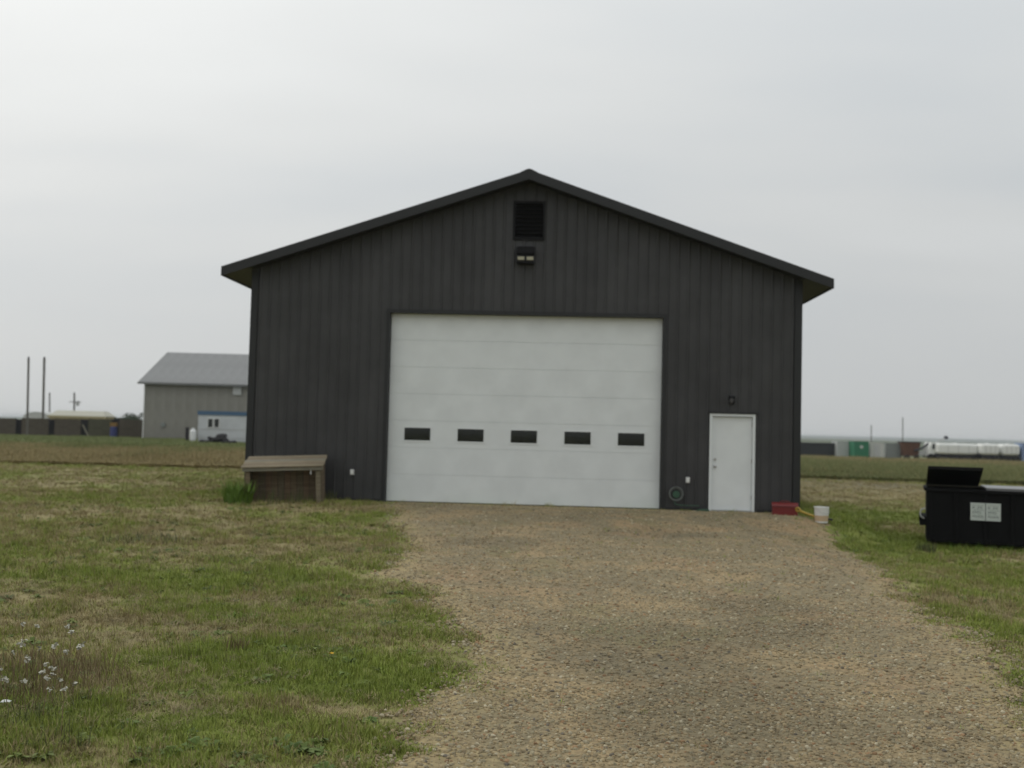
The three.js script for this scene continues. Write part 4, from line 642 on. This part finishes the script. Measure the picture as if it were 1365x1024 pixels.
{ // small pale scrap and a yellow flower
  const p = onGround(7, 950), s = obj('paper_scrap', (() => { const g = new THREE.PlaneGeometry(0.055, 0.03, 6, 4).rotateX(-1.3), a = g.attributes.position; for (let i = 0; i < a.count; i++) a.setY(i, a.getY(i) + 0.012 * vn(a.getX(i) * 50, a.getZ(i) * 50 + i)); g.computeVertexNormals(); return g; })(), mat(0.6, 0.62, 0.6, 0.8, { side: THREE.DoubleSide })); s.position.set(p.x, p.y + 0.06, p.z); tag(s, 'small white paper scrap caught in the grass', 'litter');
  const q = onGround(441, 886), t = thing('yellow_flower', 'single small yellow flower in the lawn', 'flower', [q.x, q.y, q.z]); obj('stem', tube([[0, 0, 0], [0.005, 0.04, 0], [0, 0.075, 0]], 0.002, 6, 4), fresh, t); const hd = []; for (let k = 0; k < 12; k++) hd.push(new THREE.PlaneGeometry(0.02, 0.007).translate(0.011, 0, 0).rotateX(-1.2).rotateZ(0.3).rotateY(k * 0.5236).translate(0, 0.078, 0)); obj('flower_head', hd, mat(0.6, 0.36, 0.02, 0.8, { side: THREE.DoubleSide }), t);
}
const inView = (x, z, pad) => { const d = -z; return Math.abs(x) < d * 0.53 + pad; };
const M4 = new THREE.Matrix4(), Q4 = new THREE.Quaternion(), E4 = new THREE.Euler(), V4 = new THREE.Vector3(), S4 = new THREE.Vector3(), C4 = new THREE.Color();
function scatter(name, label, category, geo, m, list) {
  const im = new THREE.InstancedMesh(geo, m, list.length); im.name = numbered(name); im.castShadow = im.receiveShadow = true;
  list.forEach((e, i) => { E4.set(e.rx || 0, e.ry, e.rz || 0); Q4.setFromEuler(E4); M4.compose(V4.set(e.x, e.y, e.z), Q4, S4.set(e.s, e.sy ?? e.s, e.s2 ?? e.s)); im.setMatrixAt(i, M4); im.setColorAt(i, C4.setRGB(...e.c)); });
  im.userData = { label, category, kind: 'stuff' }; scene.add(im); return im;
}
function insideThings(x, z) { const [lx, lz] = toLocal(x, z); return lx > -HW - 0.05 && lx < HW + 0.05 && lz < 0.05 && lz > -LEN; }
// mown lawn, in rings of falling density and growing tuft size
{
  const rings = [[3.6, 7, 1500, 1.0], [7, 11, 720, 1.15], [11, 17, 380, 1.5], [17, 26, 190, 2.0], [26, 40, 75, 2.8], [40, 55, 40, 3.4]];
  const variants = [tuft(7, 0.055, 0.0042, 0.03, 0.03), tuft(9, 0.042, 0.0046, 0.035, 0.038), tuft(6, 0.075, 0.004, 0.026, 0.03)], lists = [[], [], []];
  for (const [d0, d1, dens, sc] of rings) {
    const half = d1 * 0.53 + 3, n = Math.round(dens * 2 * half * (d1 - d0));
    for (let k = 0; k < n; k++) {
      const x = rr(-half, half), z = -rr(d0, d1); if (!inView(x, z, 3) || insideThings(x, z)) continue;
      const mk = driveMask(x, z); const fr = sst(-0.25, 0.35, mk + (fbm(x * 2.7, z * 2.7, 3) - 0.5) * 0.9);
      if (rnd() < fr * 0.992) continue;
      const g = greenness(x, z), lush = fbm(x * 2.1 + 30, z * 2.1, 3); if (rnd() > 0.68 + 0.42 * g + (lush - 0.5)) continue;
      let c = rnd() < clamp(0.40 + (0.5 - g) * 1.15) ? mix3(STRAW, [0.21, 0.155, 0.078], rnd() * 0.8) : mix3(GREEN2, GREEN, clamp(rnd() * 0.7 + g * 0.4));
      const v = rr(0.75, 1.3); c = c.map((q) => q * v);
      const tall = mix(0.65, 1.45, lush * lush * 1.6) * mix(0.85, 1.15, g) * (fr > 0.2 ? 0.7 : 1) * Math.min(sc, 1.5) * rr(0.7, 1.25);
      lists[Math.floor(rnd() * 3)].push({ x, y: terrain(x, z) - 0.004, z, ry: rr(0, 6.283), rx: rr(-0.15, 0.15), rz: rr(-0.15, 0.15), s: sc * rr(0.8, 1.3), sy: tall, c });
    }
  }
  lists.forEach((l, i) => scatter('lawn_grass', ['short mown grass covering the yard', 'low matted grass covering the yard', 'scattered longer grass blades in the yard'][i], 'grass', variants[i], bladeMat, l));
}
// low broad-leaved weeds and flattened dry thatch among the mown grass
{
  const rosette = (() => { const P = []; for (let k = 0; k < 11; k++) { const a = k * 2.4 + rr(-0.3, 0.3), l = rr(0.6, 1.1), y = rr(0.12, 0.42), w = rr(0.16, 0.26), c = Math.cos(a), q = Math.sin(a), nx = -q * w, nz = c * w, m = [c * l * 0.55, y, q * l * 0.55], t = [c * l, y * rr(0.3, 1.0), q * l]; P.push(0, 0, 0, m[0] + nx, m[1], m[2] + nz, m[0] - nx, m[1], m[2] - nz, m[0] - nx, m[1], m[2] - nz, m[0] + nx, m[1], m[2] + nz, ...t); } const g = new THREE.BufferGeometry(); g.setAttribute('position', new THREE.Float32BufferAttribute(P, 3)); g.computeVertexNormals(); return g; })();
  const thatch = tuft(18, 0.020, 0.0034, 0.07, 0.07), A = [], B = [];
  for (let k = 0; k < 5200; k++) {
    const z = -rr(3.8, 21), half = -z * 0.53 + 1, x = rr(-half, half); if (insideThings(x, z) || driveMask(x, z) > -0.08) continue;
    const n = fbm(x * 1.3 + 90, z * 1.3 + 4, 3); if (rnd() > sst(0.44, 0.66, n)) continue; const v = rr(0.7, 1.25), s = rr(0.035, 0.095);
    A.push({ x, y: terrain(x, z) + 0.004, z, ry: rr(0, 6.283), rx: rr(-0.2, 0.2), rz: rr(-0.2, 0.2), s, sy: s * rr(0.7, 1.4), c: mix3([0.07, 0.115, 0.022], [0.14, 0.175, 0.04], rnd()).map((q) => q * v) });
  }
  for (let k = 0; k < 16000; k++) {
    const z = -rr(3.8, 19), half = -z * 0.53 + 1, x = rr(-half, half); if (insideThings(x, z) || driveMask(x, z) > 0.1) continue;
    const n = fbm(x * 0.9 + 20, z * 1.7 + 64, 4); if (rnd() > sst(0.46, 0.64, n)) continue; const v = rr(0.75, 1.2), s = rr(0.6, 1.3);
    B.push({ x, y: terrain(x, z) + rr(0.015, 0.04), z, ry: rr(0, 6.283), rx: rr(-0.25, 0.25), rz: rr(-0.25, 0.25), s, c: mix3([0.30, 0.255, 0.125], [0.20, 0.155, 0.08], rnd()).map((q) => q * v) });
  }
  scatter('lawn_weeds', 'low broad-leaved weeds growing through the yard grass', 'weeds', rosette, bladeMat, A); scatter('dry_thatch', 'flattened straw-coloured thatch lying in the yard grass', 'grass', thatch, bladeMat, B);
}
// uncut strips of field grass beyond the yard
{
  const tall = tuft(12, 0.34, 0.018, 0.16, 0.12), L = [], R = [];
  for (let k = 0; k < 70000; k++) {
    const d = STRIP_L + (k < 40000 ? Math.pow(rnd(), 1.6) * 22 : rnd() * 50), px = rr(-190, 430), p = ray(px, 575), x = p[0] / -p[2] * d, z = -d; if (insideThings(x, z)) continue;
    const edge = STRIP_L + (fbm(x * 0.3, 4, 3) - 0.5) * 2.2; if (d < edge) continue;
    const n = fbm(x * 0.25, z * 0.2, 3); const gsh = sst(47, 66, d + (n - 0.5) * 26), rim = mix(0.45, 1, sst(0, 6, d - edge));
    let c = rnd() < gsh ? mix3([0.14, 0.175, 0.05], [0.18, 0.20, 0.07], rnd()) : mix3([0.36, 0.275, 0.14], [0.25, 0.225, 0.095], rnd()); const v = rr(0.75, 1.2); c = c.map((q) => q * v);
    L.push({ x, y: terrain(x, z) - 0.01, z, ry: rr(0, 6.283), s: rr(0.9, 1.7) * (d > 60 ? 1.6 : 1), sy: rr(0.6, 1.15) * (d > 62 ? 0.75 : 1.15) * mix(0.6, 1.3, n) * rim, c });
  }
  for (let k = 0; k < 70000; k++) {
    const d = STRIP_R + (k < 37000 ? Math.pow(rnd(), 1.5) * 26 : rnd() * 72), px = rr(960, 1560), p = ray(px, 585), x = p[0] / -p[2] * d, z = -d; if (insideThings(x, z)) continue;
    const edge = STRIP_R + (fbm(x * 0.3, 9, 3) - 0.5) * 2; if (d < edge) continue;
    const n = fbm(x * 0.16, z * 0.12, 3), dry = sst(88, 112, d + (n - 0.5) * 30) * 0.6 + 0.12; let c = rnd() < dry ? mix3([0.32, 0.24, 0.12], [0.26, 0.23, 0.10], rnd()) : mix3([0.14, 0.165, 0.055], [0.20, 0.21, 0.08], clamp(rnd() * 0.6 + n * 0.5)); const v = rr(0.75, 1.2); c = c.map((q) => q * v);
    R.push({ x, y: terrain(x, z) - 0.01, z, ry: rr(0, 6.283), s: rr(1, 1.9) * (d > 75 ? 1.5 : 1), sy: rr(0.9, 1.7) * mix(0.8, 1.3, n) * mix(0.6, 1, sst(0, 6, d - edge)), c });
  }
  scatter('field_grass', 'dry tan and green uncut field grass before the windbreak fence', 'grass', tall, bladeMat, L); scatter('field_grass', 'green uncut field grass before the far row of sheds', 'grass', tall, bladeMat, R);
}
// loose stones on the driveway
{
  const stone = (seed) => { const g = new THREE.IcosahedronGeometry(1, 1), a = g.attributes.position; for (let i = 0; i < a.count; i++) { const x = a.getX(i), y = a.getY(i), z = a.getZ(i), k = 0.72 + 0.5 * vn(x * 1.7 + seed, y * 1.7 + z * 2.3 + seed * 3); a.setXYZ(i, x * k, y * k * 0.62, z * k); } g.computeVertexNormals(); return g; };
  const lists = [[], []], rings = [[3.6, 7, 2100, 1], [7, 11, 950, 1.15], [11, 17, 330, 1.4], [17, 22.6, 130, 1.7]];
  for (const [d0, d1, dens, sc] of rings) {
    const n = Math.round(dens * 12 * (d1 - d0));
    for (let k = 0; k < n; k++) {
      const z = -rr(d0, d1), x = rr(-4.2, 8); if (!inView(x, z, 0.8)) continue; const mk = driveMask(x, z); if (mk < -0.35 || z < driveEndZ(x) + 0.08) continue;
      if (rnd() > sst(-0.35, 0.25, mk + (fbm(x * 3, z * 3, 2) - 0.5) * 0.5)) continue;
      const t = rnd(); let c = t < 0.42 ? [0.320, 0.252, 0.145] : t < 0.68 ? [0.285, 0.245, 0.155] : t < 0.84 ? [0.215, 0.172, 0.102] : t < 0.93 ? [0.42, 0.37, 0.255] : t < 0.98 ? [0.28, 0.175, 0.092] : [0.15, 0.13, 0.10];
      const n2 = wheel(x, z); const v = rr(0.75, 1.15) * mix(1, 0.80, sst(0.48, 0.72, n2)); c = c.map((q) => q * v);
      const s = (0.0055 + 0.0125 * rnd() ** 2.6) * sc;
      lists[rnd() < 0.5 ? 0 : 1].push({ x, y: terrain(x, z) + 0.012 + s * 0.12, z, ry: rr(0, 6.283), rx: rr(-0.4, 0.4), rz: rr(-0.4, 0.4), s, s2: s * rr(0.6, 1.1), c });
    }
  }
  lists.forEach((l, i) => scatter('gravel_stones', ['loose tan gravel stones strewn over the driveway', 'mixed brown gravel stones bedded in the driveway'][i], 'gravel', stone(i * 7 + 2), new THREE.MeshStandardMaterial({ color: 0xffffff, roughness: 0.95 }), l));
}
renderer.render(scene, camera);
